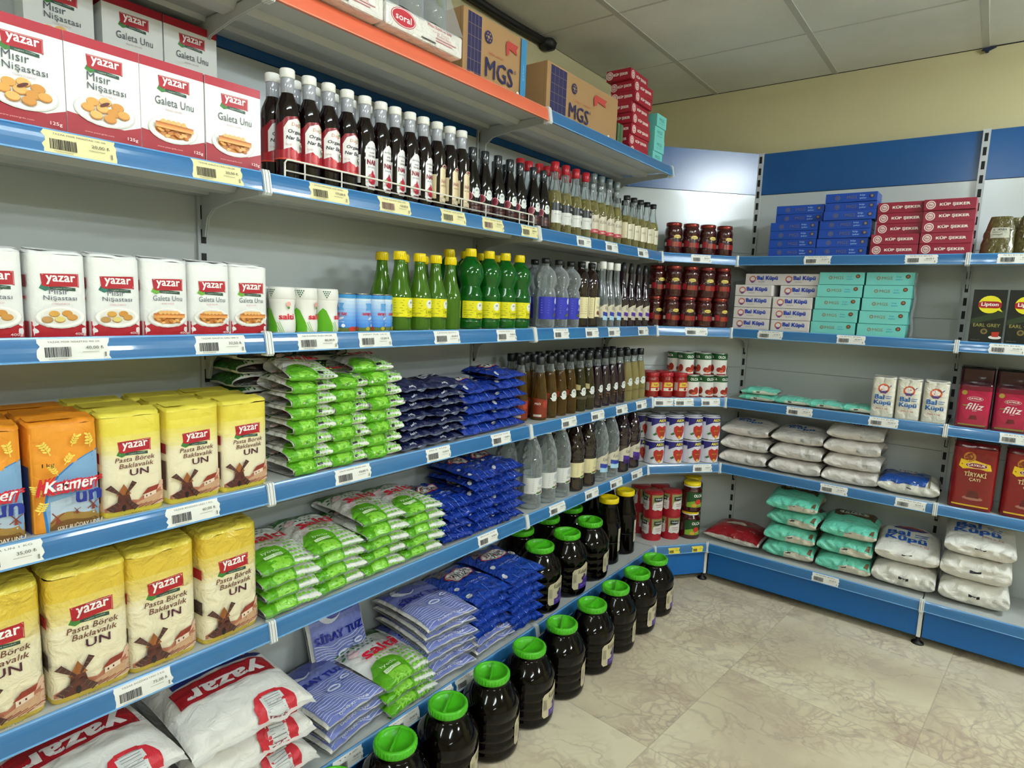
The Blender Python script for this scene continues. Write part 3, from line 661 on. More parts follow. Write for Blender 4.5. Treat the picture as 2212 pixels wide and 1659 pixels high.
def salti(w, L, small=True):
    def f(Sx):
        k = w/.118; D = [('p', '#2a6a28', [(-w*.47, Sx*.80), (-w*.1, Sx*.76), (w*.2, Sx*.84), (w*.47, Sx*.80), (w*.47, Sx*1.0), (-w*.47, Sx*1.0)])]
        D += dots(-w*.46, w*.2, Sx*.68, Sx*.78, 7, 3, '#2f7a30', .0035*k, .0015*k)
        D += [('p', GRN, [(-w*.495, -.012*k)]+[(-w*.495, Sx*.20), (-w*.38, Sx*.33), (-w*.22, Sx*.37), (w*.02, Sx*.34), (w*.10, Sx*.22), (w*.08, .0), (w*.02, -.014*k)]),
              ('p', '#86c93c', [(-w*.30, 0), (-w*.32, Sx*.12), (-w*.12, Sx*.16), (w*.03, Sx*.10), (w*.04, 0)])]
        D += dots(w*.10, w*.47, .0, Sx*.36, 5, 7, '#7cc23a', .0042*k, .0014*k)
        D += dots(-w*.2, w*.2, Sx*.37, Sx*.42, 6, 2, '#7cc23a', .003*k, .0014*k)
        D += [('t', '#d1203a', 'salti', w*.0, Sx*.50, w*.66, Sx*.15, 3), ('l', '#d88a94', [(-w*.05, Sx*.415), (w*.28, Sx*.415)], .002), ('e', '#e9c8c8', -w*.36, Sx*.60, w*.08, w*.08)]
        if small: D += [('t', '#154a1c', 'iyotlu', -w*.18, Sx*.18, w*.22, Sx*.045, 2), ('r', '#1d4a20', -w*.30, Sx*.14, -w*.06, Sx*.145), ('r', '#151a12', w*.06, .0035*k, w*.17, .0075*k)]
        else: D += [('t', '#d6efb8', 'iyotlu', -w*.20, Sx*.20, w*.28, Sx*.05, 1), ('r', '#dff0c8', -w*.36, Sx*.115, -w*.06, Sx*.155), ('t', '#4d9a1c', 'SOFRA TUZU', -w*.21, Sx*.135, w*.26, Sx*.022)]
        return D
    return f
def billur(w, L):
    def f(Sx):
        return [('e', '#c9242c', 0, Sx*.62, w*.36, Sx*.125), ('e', '#e9e7e2', 0, Sx*.62, w*.335, Sx*.11), ('t', '#15151c', 'BİLLUR', 0, Sx*.645, w*.5, Sx*.065, 1), ('t', '#15151c', 'TUZ', .0, Sx*.572, w*.24, Sx*.06, 1),
                ('e', '#e4e4e4', w*.36, Sx*.50, w*.07, w*.07), ('e', '#9a8a86', w*.36, Sx*.50, w*.045, w*.045), ('e', '#dcdfe6', -w*.42, Sx*.18, w*.05, w*.06), ('e', '#dcdfe6', -w*.40, Sx*.40, w*.045, w*.05),
                ('p', '#6a5f6a', [(-w*.40, Sx*.70), (-w*.14, Sx*.72), (-w*.12, Sx*.86), (-w*.36, Sx*.88)]), ('l', '#3a3540', [(-w*.38, Sx*.75), (-w*.14, Sx*.80)], .004),
                ('t', '#b9cdf2', 'SOFRA TUZU', w*.10, Sx*.36, w*.40, Sx*.03, 0), ('t', '#a9c0ec', 'Table salt 750 g', w*.10, Sx*.31, w*.36, Sx*.022), ('t', '#a9c0ec', 'iyotlu', -w*.2, Sx*.36, w*.16, Sx*.024),
                ('l', '#5f8fe0', [(w*.0, .002), (-w*.01, Sx*.12), (w*.01, Sx*.24)], .0025), ('l', '#5f8fe0', [(w*.25, .002), (w*.24, Sx*.14)], .002), ('l', '#5f8fe0', [(-w*.24, .002), (-w*.25, Sx*.14)], .002)]
    return f
def sele(w, L):
    def f(Sx): return [('t', '#dfe4ef', 'sele', -w*.08, Sx*.06, w*.2, Sx*.045, 2), ('r', '#d8dbe0', w*.04, -.005, w*.17, -.001), ('p', '#c9d0da', [(-w*.4, Sx*.5), (-w*.1, Sx*.42), (w*.3, Sx*.46), (w*.42, Sx*.6), (w*.1, Sx*.7), (-w*.35, Sx*.68)]), ('t', '#14245c', 'sele', 0, Sx*.56, w*.5, Sx*.12, 3)]
    return f
def siray(w, L):
    def f(Sx):
        D = [('r', '#757fc0', -w*.46, .004, w*.46, Sx*.97), ('r', '#4b549e', -w*.46, Sx*.74, w*.46, Sx*.97), ('e', '#d9dbe8', -w*.12, Sx*.80, w*.2, Sx*.12), ('e', '#4f59a4', -w*.06, Sx*.815, w*.155, Sx*.10)]
        for i in range(15):
            v = Sx*(.05+.031*i); D.append(('l', '#dfe2f0', [(-w*.45+w*.9*j/16, v+Sx*.012*math.sin(j*.9+i*.5)+Sx*.02*math.sin(j*.33+i*.2)) for j in range(17)], .0016))
        for cx, cy, s in ((.0, .33, .14), (.28, .40, .10)):
            D += [('e', '#6f7fc0', w*cx, Sx*cy, w*s, Sx*s*.45), ('e', '#e4e6f2', w*cx, Sx*cy, w*s*.8, Sx*s*.28), ('e', '#757fc0', w*cx, Sx*cy, w*s*.6, Sx*s*.12)]
        D += [('t', '#1a2492', 'SİRAY TUZ', 0, Sx*.56, w*.86, Sx*.11, 4), ('t', '#e6e8f4', 'DOĞAL TUZ', -w*.02, Sx*.055, w*.5, Sx*.025, 1), ('r', '#1a1c3a', w*.2, -.006, w*.3, -.003)]
        return D
    return f

# ------------------------------------------------------------------ top shelf: trays and cartons
def olive_jar():
    return vessel('olive_jar', [(.03, 0), (.036, .004), (.036, .09), (.03, .10), (.027, .105)], 'pet_clear', [(.029, .104), (.029, .12), (.0, .121)], 'lid_gold', None, capname='lid', liquid=('olives', [(.033, .004), (.0335, .085)]))
mat('olives', '#7c7a28', .25, bump=.8, bscale=70)
def soral(s=''):
    r = root('wrapped_tray'); m = M(); m.box((-.132, -.13, 0), (.132, .13, .054), '#e4dfd6.f', .006)
    m.decal([('e', '#b8303a', -.078, .029, .040, .021), ('e', '#f2e8e4', -.078, .029, .038, .0195), ('e', '#b8303a', -.078, .029, .036, .018), ('t', '#f6efec', 'soral', -.078, .029, .050, .015, 1),
       ('t', '#c05660', 'Midas Zeytin ve Gıda', .045, .044, .085, .008, 1), ('t', '#c98088', 'Sanayi Ticaret', .05, .034, .06, .005), ('t', '#c98088', 'Merkez: Bursa', .06, .028, .05, .005), ('l', '#c98088', [(.03, .021), (.105, .021)], .002), ('l', '#c98088', [(.03, .015), (.09, .015)], .002), ('r', '#4a4642', -.02, .006, .03, .009)], fbox(.2606), 'g')
    m.obj('tray', r)
    w = M(); fs = wavy(-.146, .146, 0, .004, 14)
    w.grid(lambda u, v: (u, -.131+.045*v/.1, .050+v+.004*math.sin(u*60)), [-.132+.264*i/20 for i in range(21)], [0, .04, .08, .115], 'film_clear'); w.obj('plastic_wrap', r)
    return r
for y, l in ((.140, 'white shrink-wrapped tray with red writing, cut off at the top picture edge'), (.410, 'white shrink-wrapped tray marked with a red oval, beside the tall carton')):
    put('soral', soral, 'tray', (-.066, y, ZT+.003), RL, l, 'shrink-wrapped trays on the top shelf')
    for i, (dx, dy) in enumerate([(-.083, -.065), (0, -.065), (.083, -.065), (-.083, .02), (0, .02), (.083, .02)]):
        if y < .3 and i > 2: continue
        put('olj', olive_jar, 'jar', (-.066-dy, y+dx, ZT+.0575), J(.4), 'olive jar standing in the %s tray, %s row, %s' % ('cut-off' if y < .3 else 'red-oval', 'front' if i < 3 else 'rear', ['left', 'middle', 'right'][i % 3]), 'olive jars in the wrapped trays')
BRW = '#a98459'
def mgs_front(w, h, extra=''):
    D = []; x0 = -w*.5+.022
    D.append(('r', '#2b2a55', x0, .004, x0+w*.20, h-.006))
    for i in range(4): D.append(('l', '#8d7668', [(x0+w*.05*(i+.0), .004), (x0+w*.05*i, h-.006)], .0012))
    for i in range(6): D.append(('l', '#8d7668', [(x0, .004+(h-.01)/6*i), (x0+w*.2, .004+(h-.01)/6*i)], .0012))
    D.append(('r', BRW, x0+.012, .004, x0+w*.10, h*.17))
    D += [('e', '#2b2a55', x0+w*.30, h*.75, .018, .018), ('e', BRW, x0+w*.30, h*.75, .005, .005)]
    for a in range(6): D.append(('e', BRW, x0+w*.30+.011*math.cos(a*pi/3), h*.75+.011*math.sin(a*pi/3), .0028, .0028))
    D += [('p', '#b5413a', [(x0+w*.58, h*.62), (x0+w*.62, h*.66), (x0+w*.63, h*.74), (x0+w*.76, h*.70), (x0+w*.74, h*.77), (x0+w*.77, h*.84), (x0+w*.60, h*.85), (x0+w*.57, h*.78)]),
          ('t', '#b5523a', '“şeker uzmanı”', x0+w*.42, h*.54, w*.26, .010), ('t', '#2b2a55', 'MGS', x0+.085+w*.20, h*.33, .135, h*.27, .7), ('t', '#2b2a55', '®', x0+.162+w*.20, h*.44, .012), ('t', '#b5523a', 'küp şeker', x0+w*.42, h*.11, w*.34, .014)]
    return D
def bigbox(w, d, h, strip=False):
    D = mgs_front(w if not strip else w*1.02, h)
    if strip: D += [('r', '#3f86b4', w/2-.030, .001, w/2-.001, h-.001), ('t', '#6fb2d2', 'şeker', w/2-.016, h*.5, .05, .012, 1, 0, pi/2)]
    D += [('e', '#f4f1e6', w*.36, .03, .007, .008)]
    return carton(w, d, h, BRW, D, left=[('r', '#8f6f49', d*.5-.012, 0, d*.5-.0105, h), ('l', '#8f6f49', [(-d*.1, 0), (-d*.1, h)], .0015)], top=[('l', '#8f6f49', [(-w/2, 0), (w/2, 0)], .002)], fin='k', name='cardboard_carton')
put('mgs1', lambda: bigbox(.30, .20, .205, True), 'cardboard box', (-.135, .800, ZT), RL, 'brown cardboard carton with light blue corner strip behind the wrapped tray')
put('mgs2', lambda: bigbox(.50, .20, .188), 'cardboard box', (-.135, 1.325, ZT), RL, 'brown cardboard carton between the blue-striped one and the red boxes', )
def kup_front(w, h, c='#a32536'):
    return [('r', c, -w/2+.001, .001, w/2-.001, h-.001), ('e', '#f0e6de', -w*.36, h*.5, h*.38, h*.38), ('e', c, -w*.36, h*.5, h*.30, h*.30), ('e', '#e8d2cc', -w*.36, h*.5, h*.24, h*.24), ('t', c, 'Bal', -w*.36, h*.5, h*.3, 0, 1), ('t', '#f2e4da', 'KÜP ŞEKER', w*.10, h*.50, w*.58, h*.36, 4)]
def kupbox(): 
    w, d, h = .17, .11, .0425
    return carton(w, d, h, '#98202f', kup_front(w, h), left=kup_front(d, h), top=[('t', '#e8d2cc', 'KÜP ŞEKER', 0, 0, .11, .02, 3)], name='sugar_cube_box')
hk = .0425
for k in range(8):
    off = [0, 0, .004, 0, -.006, .008, .010, -.012][k]; w7 = k == 7
    put('kup', kupbox, 'sugar box', (-.080+J(.003)+off*.6, 1.765+off+(.0 if k < 5 else -.01), ZT+k*hk), RL+J(.03)+(.05 if w7 else 0), 'dark red sugar cube box, top shelf, tall front stack, %s' % stackpos(k, 8), 'red sugar cube boxes on the top shelf')
for k in range(6): put('kup', kupbox, 'sugar box', (-.205, 1.655+.01*(k == 5), ZT+k*hk), RL+.02*J(1), 'dark red sugar cube box half hidden behind brown carton, %s of stack' % stackpos(k, 6), 'red sugar cube boxes on the top shelf')
def tealbox(w=.10, d=.17, h=.053, key='MGS'):
    D = [('r', '#78cfc6', -w/2+.001, .001, w/2-.001, h-.001)]
    if w < .12: D += [('t', '#3f8a80', 'MGS', 0, h*.6, w*.5, h*.25, 1), ('t', '#3f8a80', 'küp şeker', 0, h*.3, w*.5, h*.12)]
    else: D += [('e', '#8f8f78', -w*.24, h*.55, .008, .008), ('e', '#78cfc6', -w*.24, h*.55, .003, .003), ('t', '#8c8b70', 'MGS', -w*.06, h*.55, w*.22, h*.24, 1), ('t', '#3f9fc4', 'küp', w*.18, h*.64, w*.10, h*.14, 1), ('t', '#3f9fc4', 'şeker', w*.19, h*.44, w*.14, h*.14, 1), ('e', '#5a3a2c', w*.36, h*.68, .0085, .0085), ('e', '#a06a4a', w*.36, h*.68, .005, .005)]
    return carton(w, d, h, '#6cc6bc', D, left=[('t', '#3f8a80', 'MGS', 0, h*.5, .05, h*.3, 1)], name='sugar_cube_box')
for k in range(4): put('teals', tealbox, 'sugar box', (-.095+.004*(k % 2), 1.915+.004*k, ZT+k*.053), RL+J(.02), 'mint green sugar cube box, far end of top shelf, %s' % stackpos(k, 4), 'mint sugar cube boxes on the top shelf')
for i, y in enumerate((1.598, 1.622)): put('grn%d' % i, lambda: carton(.02, .17, .105, '#4f6b4a', [], name='slim_carton'), 'box', (-.12, y, ZT), RL, 'slim dark green carton on edge between brown carton and red boxes, %s one' % ['left', 'right'][i], 'slim green cartons')

# ------------------------------------------------------------------ shelf A (second): crumb boxes, sauces
zA = ZS['A']
for i, (y, k) in enumerate([(-.411, 'misir'), (-.295, 'misir'), (-.179, 'galeta'), (-.0605, 'galeta')]):
    put('yb'+k, lambda: carton(.115, .05, .165, '#efefec', yz_box(k), name='crumb_box' if k == 'galeta' else 'starch_box', left=[('r', '#a92030', -.024, .148, .024, .164), ('r', '#9c1b28', -.024, .001, .024, .035)]),
        'food box', LP(y, .028, zA), RL+J(.015), ['white and red starch box at the left picture edge, front row of second shelf', 'white and red starch box right of the edge one, front row of second shelf', 'white breadcrumb box with biscuit sticks, left one in front row of second shelf', 'white breadcrumb box with biscuit sticks beside the sauce bottles'][i], 'white and red food boxes on the second shelf')
for lv in (0, 1):
    for i, (y, k) in enumerate([(-.288, 'misir'), (-.158, 'galeta'), (-.040, 'galeta')]):
        nm = ['starch box left of two others', 'breadcrumb box, middle one', 'breadcrumb box, right one'][i]
        put('yb'+k, None, 'food box', LP(y, .24, zA+lv*.1655), RL+J(.01), 'white and red %s, %s back row by the panel' % (nm, 'upper' if lv else 'lower, hidden'), 'white and red food boxes in the back row')
def nar_profile(): return [(.0245, 0), (.026, .004), (.026, .150), (.0245, .163), (.019, .177), (.0145, .187), (.0135, .195), (.0135, .226)]
def nar(kind):
    def b():
        if kind == 'organik':
            D = [('p', '#84101c', [(-.062, .045), (.036, .045), (.036, .105), (.026, .128), (.004, .140), (-.02, .136), (-.03, .125), (-.062, .110)]),
                 ('p', '#e9e4e0', [(-.026, .05), (.034, .05), (.034, .104), (.022, .126), (.004, .136), (-.016, .128), (-.026, .112)]), ('t', '#c7834f', 'Doğa', .004, .121, .026, .010, 1, .1), ('e', '#5e8c3a', .018, .127, .006, .003, .5), ('t', '#22222a', 'Organik', .004, .105, .042, .010, 2, .2), ('t', '#22222a', 'Nar Ekşisi', .004, .091, .050, .010, 2, .2)]
            D += [('p', '#a51d28', [(-.062, .045), (.036, .045), (.036, .060), (.02, .069), (.004, .060), (-.01, .072), (-.03, .064), (-.062, .070)]), ('e', '#c23a3c', -.004, .058, .010, .009), ('e', '#8a1620', .02, .056, .010, .008), ('e', '#d9d2bd', .018, .076, .010, .010), ('e', '#2f3b5a', .018, .076, .0078, .0078), ('e', '#e6e4da', .018, .079, .005, .003), ('e', '#6d8c4a', .018, .072, .005, .003), ('t', '#c98a8a', '%100', -.016, .077, .012, .004), ('r', '#c8452f', -.062, .044, .036, .0475)]
        elif kind == 'antik':
            D = [('p', '#e9e6e2', [(-.055, .03), (-.026, .03), (-.026, .098), (-.055, .098)]), ('r', '#8c1a24', -.050, .066, -.034, .090), ('p', '#ece9e6', [(-.014, .026), (-.008, .016), (.014, .016), (.020, .026), (.020, .118), (.012, .130), (.003, .134), (-.006, .130), (-.014, .118)]),
                 ('t', '#5c5c58', 'ANTİOCH', .003, .116, .026, .006, 1), ('t', '#5c4844', 'EKŞİ', .003, .105, .014, .005, 1), ('t', '#5c4844', '%50 NAR', .003, .097, .020, .005, 1), ('t', '#8c1626', 'NAR', .003, .082, .028, .012, 4), ('t', '#6a6a66', 'EKŞİSİ', .003, .070, .022, .005), ('e', '#b8283a', .004, .042, .012, .014), ('p', '#b8283a', [(0, .054), (.004, .064), (.008, .054)]), ('e', '#6a9a3c', -.008, .044, .006, .003, .6), ('r', '#6a1a22', -.006, .019, .012, .024)]
        else:
            D = [('p', '#d9c39a', [(-.05, .03), (-.022, .03), (-.022, .096), (-.05, .096)]), ('r', '#4a2a20', -.045, .07, -.034, .088), ('p', '#e3cda2', [(-.012, .022), (.022, .022), (.022, .112), (.014, .122), (.005, .125), (-.004, .122), (-.012, .112)]), ('e', '#3a1a18', .005, .121, .012, .006), ('e', '#e8e0d0', .005, .121, .010, .0045), ('e', '#8c2a26', .005, .121, .008, .0032), ('e', '#4c4a22', .014, .110, .004, .010, -.4), ('e', '#4c4a22', .018, .106, .003, .010, -.2), ('t', '#b8807a', 'NAR', .005, .080, .026, .010, 1), ('t', '#a58a6c', 'EKŞİSİ', .005, .068, .026, .006, 1), ('e', '#4c4a22', .005, .036, .010, .004, .6), ('e', '#e9dcc0', .0, .030, .008, .006)]
        def ex(r): M().lathe([(.0141, .190), (.0146, .191), (.0146, .224), (.0138, .226)], 'neck_sleeve', 20).obj('neck_sleeve', r)
        return vessel('sauce_bottle', nar_profile(), 'glass_dark', [(.0155, .222), (.0165, .223), (.0165, .240), (.015, .242), (.0, .242)], 'cap_white', D, .0262, turn=.02, extra=ex)
    return b
ys = [.089, .145, .198, .252, .306, .358, .406, .459, .509, .563, .616, .666]; kd = ['organik']*4+['antik']*5+['tan']*3
nmk = dict(organik='red arched label', antik='slim white label', tan='tan label')
cnt = {}
for i, (y, k) in enumerate(zip(ys, kd)):
    cnt[k] = cnt.get(k, -1)+1
    put('nar'+k, nar(k), 'bottle', LP(y, .045, zA), RL+J(.08), 'white-capped pomegranate sauce bottle with %s, %s of its kind from left, front row' % (nmk[k], ORD[cnt[k]]), 'pomegranate sauce bottles behind the wire guard')
for row in (1,):
    for i, (y, k) in enumerate(zip(ys, kd)):
        put('nar'+k, None, 'bottle', LP(y-.002, .045+.056*row, zA), RL+J(.15), 'white-capped pomegranate sauce bottle, %s row behind the guard, %s from left' % (['', 'second', 'third'][row], ORD[i]), 'pomegranate sauce bottles in the rows behind')
def slim(name, prof, body, cap, capm, D, R, turn, capname='capsule', extra=None, liquid=None):
    if body == 'liquid_pale': body = (body, prof[-1][1]*.66)
    return lambda: vessel(name, prof, body, cap, capm, D, R, turn=turn, capname=capname, extra=extra, liquid=liquid, n=22)
crest = lambda u, v, s=1: [('e', '#d9dcd6', u, v, .0105*s, .0125*s), ('p', '#d9dcd6', [(u-.016*s, v-.006*s), (u+.014*s, v-.006*s), (u+.006*s, v-.018*s), (u-.006*s, v-.018*s)]), ('t', '#50585a', '49', u, v+.003*s, .009*s, 0, 1), ('l', '#7a8282', [(u-.009*s, v-.006*s), (u+.009*s, v-.006*s)], .0012*s)]
pdark = [(.026, 0), (.0275, .004), (.0275, .085), (.025, .11), (.018, .14), (.0125, .165), (.0115, .185)]
Ddark = [('r', '#3a1512', -.024, .015, .05, .045), ('t', '#a8654a', 'NAR EKŞİSİ', .016, .03, .04, .006, 1)]+crest(.006, .075)+[('e', '#b9656c', -.018, .060, .011, .013), ('e', '#7d2030', -.018, .060, .008, .010)]
for i, y in enumerate([.717, .774, .838, .900, .955, 1.032, 1.092]):
    for rw in range(2 if i < 5 else 1):
        put('pd', slim('sauce_bottle', smoothp(pdark), 'glass_black', [(.0128, .168), (.0135, .170), (.0140, .203), (.0125, .206), (0, .206)], 'capsule_dark', Ddark, .0278, -.42), 'bottle', LP(y, .045+.06*rw, zA), RL+J(.1),
            'dark sauce bottle with glossy black capsule and small crest, %s from left, %s row' % (ORD[i], ['front', 'back'][rw]), 'black capsule sauce bottles on the second shelf')
pv = [(.028, 0), (.030, .005), (.030, .085), (.0285, .115), (.022, .155), (.0145, .19), (.0125, .215), (.0125, .225)]
Dv = [('p', '#232423', [(-.030, .040), (.050, .040), (.050, .105), (-.030, .105)]), ('r', '#d9d9d2', -.030, .035, .050, .078), ('e', '#4a5a28', .022, .052, .008, .010), ('t', '#e6e6e0', 'Sirke', .02, .092, .03, .008, 1), ('t', '#6a6a68', 'elma sirkesi', -.008, .066, .024, .004), ('l', '#8a8a86', [(-.02, .058), (.008, .058)], .001), ('l', '#8a8a86', [(-.02, .052), (.006, .052)], .001)]
for i, y in enumerate([1.162, 1.232, 1.303, 1.374]):
    for rw in range(2):
        put('pr', slim('vinegar_bottle', smoothp(pv), 'liquid_pale', [(.0145, .215), (.0158, .217), (.0155, .247), (.0125, .250), (0, .250)], 'cap_red', Dv, .0306, -.25, 'cap'), 'bottle', LP(y-.02*rw*(i > 0), .045+.07*rw, zA), RL+J(.1),
            'pale vinegar bottle with red cap, %s from left, %s row of second shelf' % (ORD[i], ['front', 'back'][rw]), 'red-capped vinegar bottles')
for i, y in enumerate((1.06, 1.11)): put('pr', None, 'bottle', LP(y, .125, zA), RL, 'red-capped vinegar bottle standing behind the dark sauce bottles, %s one' % ['left', 'right'][i], 'red-capped vinegar bottles')
Dg = [('p', '#cfc6ae', [(-.032, .030), (.05, .030), (.05, .112), (.02, .105), (-.004, .098), (-.012, .10), (-.032, .080)]), ('r', '#b9303c', -.032, .030, .05, .045), ('t', '#6a5a4c', 'Kühne', .0, .078, .034, .014, 0, .3), ('t', '#f2e0dc', 'üzüm', .0, .037, .022, .006, 1)]
for i, y in enumerate([1.443, 1.505, 1.570, 1.635]):
    for rw in range(2):
        put('pg', slim('vinegar_bottle', smoothp([(.026, 0), (.028, .005), (.028, .10), (.026, .125), (.018, .165), (.012, .20), (.0115, .235)]), 'liquid_pale', [(.0122, .222), (.0135, .224), (.014, .256), (.012, .259), (0, .259)], 'capsule_grey', Dg, .0286, -.35), 'bottle', LP(y-.02*rw*(i > 0), .05+.07*rw, zA), RL+J(.1),
            'slim pale vinegar bottle with grey capsule and torn-edge beige label, %s from left, %s row' % (ORD[i], ['front', 'back'][rw]), 'grey capsule vinegar bottles')
Db = [('p', '#d9cfae', [(-.036, .035), (-.010, .035), (-.010, .10), (-.036, .10)]), ('p', '#d9d3ba', [(-.008, .032), (.034, .032), (.034, .09), (.02, .096), (-.008, .092)]), ('t', '#8a7f5c', 'sirke', .010, .07, .026, .010, 1), ('l', '#a89e7c', [(-.032, .05), (-.014, .05)], .001), ('l', '#a89e7c', [(-.032, .06), (-.014, .06)], .001)]
for i, y in enumerate([1.698, 1.763, 1.828, 1.893, 1.958]):
    for rw in range(2):
        put('pb', slim('vinegar_bottle', smoothp([(.027, 0), (.029, .005), (.029, .09), (.027, .11), (.019, .14), (.0135, .17), (.0125, .196)]), 'liquid_pale', [(.0135, .193), (.0145, .194), (.0145, .213), (.0, .214)], 'cap_black', Db, .0296, -.45, 'cap'), 'bottle', LP(y-.02*rw*(i > 0), .034+.068*rw, zA), RL+J(.1),
            'small black-capped vinegar bottle, cream label, %s from left, %s row by corner' % (ORD[i], ['front', 'back'][rw]), 'black-capped small vinegar bottles')

# ------------------------------------------------------------------ shelf B (third)
zB = ZS['B']
for i, (a, k) in enumerate([(-.467, 'misir'), (-.377, 'misir'), (-.289, 'misir'), (-.2015, 'galeta'), (-.1155, 'galeta'), (-.0305, 'galeta')]):
    put('y4%s%d' % (k, i % 3), lambda: block_bag('starch_packet' if k == 'misir' else 'crumb_packet', .083, .055, .147, '#ecece8', '#e6e6e4', yz400(k), seed=i, amp=.0014, lean=.2, side=[('r', '#8d1a26', -.015, .085, .015, .105), ('r', RED, -.02, .001, .02, .028), ('r', '#c23a46', -.012, .065, .012, .07)]), 'packet', LP(a, .034, zB), RL+J(.03),
        ['white starch packet cut off by the left picture edge, third shelf', 'white starch packet, second from the left edge on third shelf', 'white starch packet next to the breadcrumb packets on third shelf', 'white breadcrumb packet next to the starch packets on third shelf', 'white breadcrumb packet in the middle of three on third shelf', 'white breadcrumb packet beside the green and white salt jars'][i], 'white food packets on the third shelf')
def salti_jar():
    D = [('p', GRN, [(-.060, .003), (-.012, .003), (-.014, .022), (-.028, .052), (-.036, .058), (-.045, .050), (-.060, .03)]), ('l', '#7cc23a', [(-.006, .003), (-.016, .022)], .0014), ('l', '#7cc23a', [(-.002, .003), (-.012, .025)], .0012), ('l', '#7cc23a', [(.002, .003), (-.008, .027)], .0012),
         ('t', '#cf2238', 'salti', .008, .038, .034, .013, 3), ('e', '#e0a59a', .012, .066, .0055, .0055), ('e', '#4f8a3c', .012, .058, .003, .003), ('p', GRN, [(.046, .003), (.085, .003), (.070, .04), (.06, .055)])]
    def ex(r):
        for u0 in (-.034, .034):
            M().decal([('e', '#1f5a34', u0+i*.005+j*.0025, .097-j*.0045, .0016, .0016) for j in range(4) for i in range(4-j)], fcyl(.0290), 'v', seg=.01).obj('dot_print', r)
    return vessel('salt_jar', smoothp([(.026, 0), (.029, .006), (.029, .03), (.0268, .045), (.0268, .06), (.0285, .072), (.0285, .078)], 2), 'cap_white', [(.0288, .077), (.0296, .078), (.0286, .10), (.027, .104), (0, .104)], 'cap_white', D, .0295, extra=ex, capname='lid')
for i, (y, b_, t) in enumerate([(.062, .032, -.5), (.121, .032, .0), (.181, .032, .35), (.030, .092, -.5), (.09, .092, 0), (.15, .092, 0)]):
    put('sj', salti_jar, 'salt jar', LP(y, b_, zB), RL+t, 'white and green salt jar on third shelf, %s' % ['front row, beside the packets', 'front row, middle of three', 'front row, beside the blue tins', 'back row, peeking out at left', 'back row, middle', 'back row, right'][i], 'white and green salt jars')
def tin(R, h, col, D, turn=0, name='tin', rim='tin_steel', lid=None, lidh=.006):
    def b():
        r = root(name); M().lathe([(R*.97, 0), (R, .002), (R, h-.002), (R*.97, h)], col, 30).obj('body', r)
        k = M(); k.lathe([(R*1.01, h-.0035), (R*1.02, h-.001), (R*1.01, h), (R*.94, h), (R*.94, h-.003), (0, h-.003)], rim, 30); b2 = M(); b2.lathe([(R*1.005, 0), (R*1.015, .0015), (R*1.005, .0035)], rim, 30); b2.obj('bottom_rim', r)
        k.obj('rim' if not lid else 'lid', r)
        l = M(); l.decal(D, fcyl(R*1.002, turn), 'v', seg=.007); l.obj('label', r); return r
    return b
bt = []
for i in range(8): t = i/7; bt.append(('r', '#%02x%02x%02x' % (int(0xd4-0x88*t), int(0xe4-0x58*t), int(0xf2-0x18*t)), -.072, .088-.0095*(i+1), .072, .088-.0095*i))
Dbt = bt+[('r', '#3f8fc8', -.072, .084, .072, .092), ('p', '#5ba0dc', [(-.010, .072), (.012, .072), (.008, .062), (.012, .054), (-.010, .054), (-.006, .062)]), ('t', '#cf1f34', 'saray tuz', .0, .044, .036, .010, 3), ('e', '#dce6f2', .004, .034, .008, .003, .4), ('e', '#f2f4f4', .010, .016, .0045, .0045), ('r', '#5a6a2c', -.072, .002, .072, .010), ('e', '#c0392b', .032, .008, .010, .006), ('e', '#c0392b', -.036, .008, .010, .006), ('e', '#b8a83a', -.004, .008, .006, .005), ('t', '#e9f1fa', '125g', .006, .026, .012, .004)]
for i, (y, t) in enumerate([(.236, -1.3), (.285, .2), (.333, .25), (.371, .7)]):
    put('bt', tin(.0235, .0965, '#5b9bd8.v', Dbt, name='salt_tin'), 'salt tin', LP(y-(.004 if i == 3 else 0), .028+(.012 if i == 3 else 0), zB), RL+t, 'small blue and white cylindrical salt tin, %s of four' % ['leftmost', 'second from left', 'third from left', 'rightmost'][i], 'blue salt tins')
Dl = [('p', '#e6dc1e', [(-.046, .038), (-.005, .038), (-.005, .034), (.036, .034), (.036, .090), (-.046, .090)]), ('r', '#2c3a1c', -.005, .033, .036, .037), ('e', '#f0f0e2', .012, .074, .0125, .0125), ('t', '#4c5550', '49', .012, .077, .010, 0, 1), ('l', '#6a7268', [(.003, .070), (.021, .070)], .0012), ('t', '#5c6a1e', 'Limon', .012, .053, .026, .010, 0, .2), ('t', '#3f4a1c', 'SUYU', .014, .045, .010, .003)]
for j in range(6): Dl.append(('l', '#8a8a20', [(-.040, .083-j*.007), (-.012-.004*(j % 2), .083-j*.007)], .0012))
for x, v in ((-.004, .060), (-.030, .044), (.028, .058), (.0, .042)): Dl.append(('e', '#c9be2a', x, v, .004, .002, .6))
plem = smoothp([(.030, 0), (.034, .006), (.034, .03), (.0335, .06), (.0345, .088), (.031, .108), (.022, .140), (.0165, .170), (.0145, .194)])
for i, (y, b_, t) in enumerate([(.434, .05, .0), (.510, .05, -.15), (.574, .05, 0), (.637, .05, 2.6), (.60, .13, 0), (.44, .13, 0), (.52, .13, .4)]):
    put('ls', lambda: vessel('lemon_juice_bottle', plem, 'lemon_green', [(.0165, .192), (.0175, .193), (.0172, .212), (.016, .2155), (0, .2155)], 'cap_yellow', Dl, .0348, grip=1), 'bottle', LP(y, b_, zB), RL+t,
        'slender green lemon juice bottle with yellow cap, %s' % ['leftmost in front', 'second from left in front', 'third from left in front', 'fourth in front, its label turned away', 'behind the fourth', 'behind the leftmost', 'behind the second'][i], 'slender lemon juice bottles')
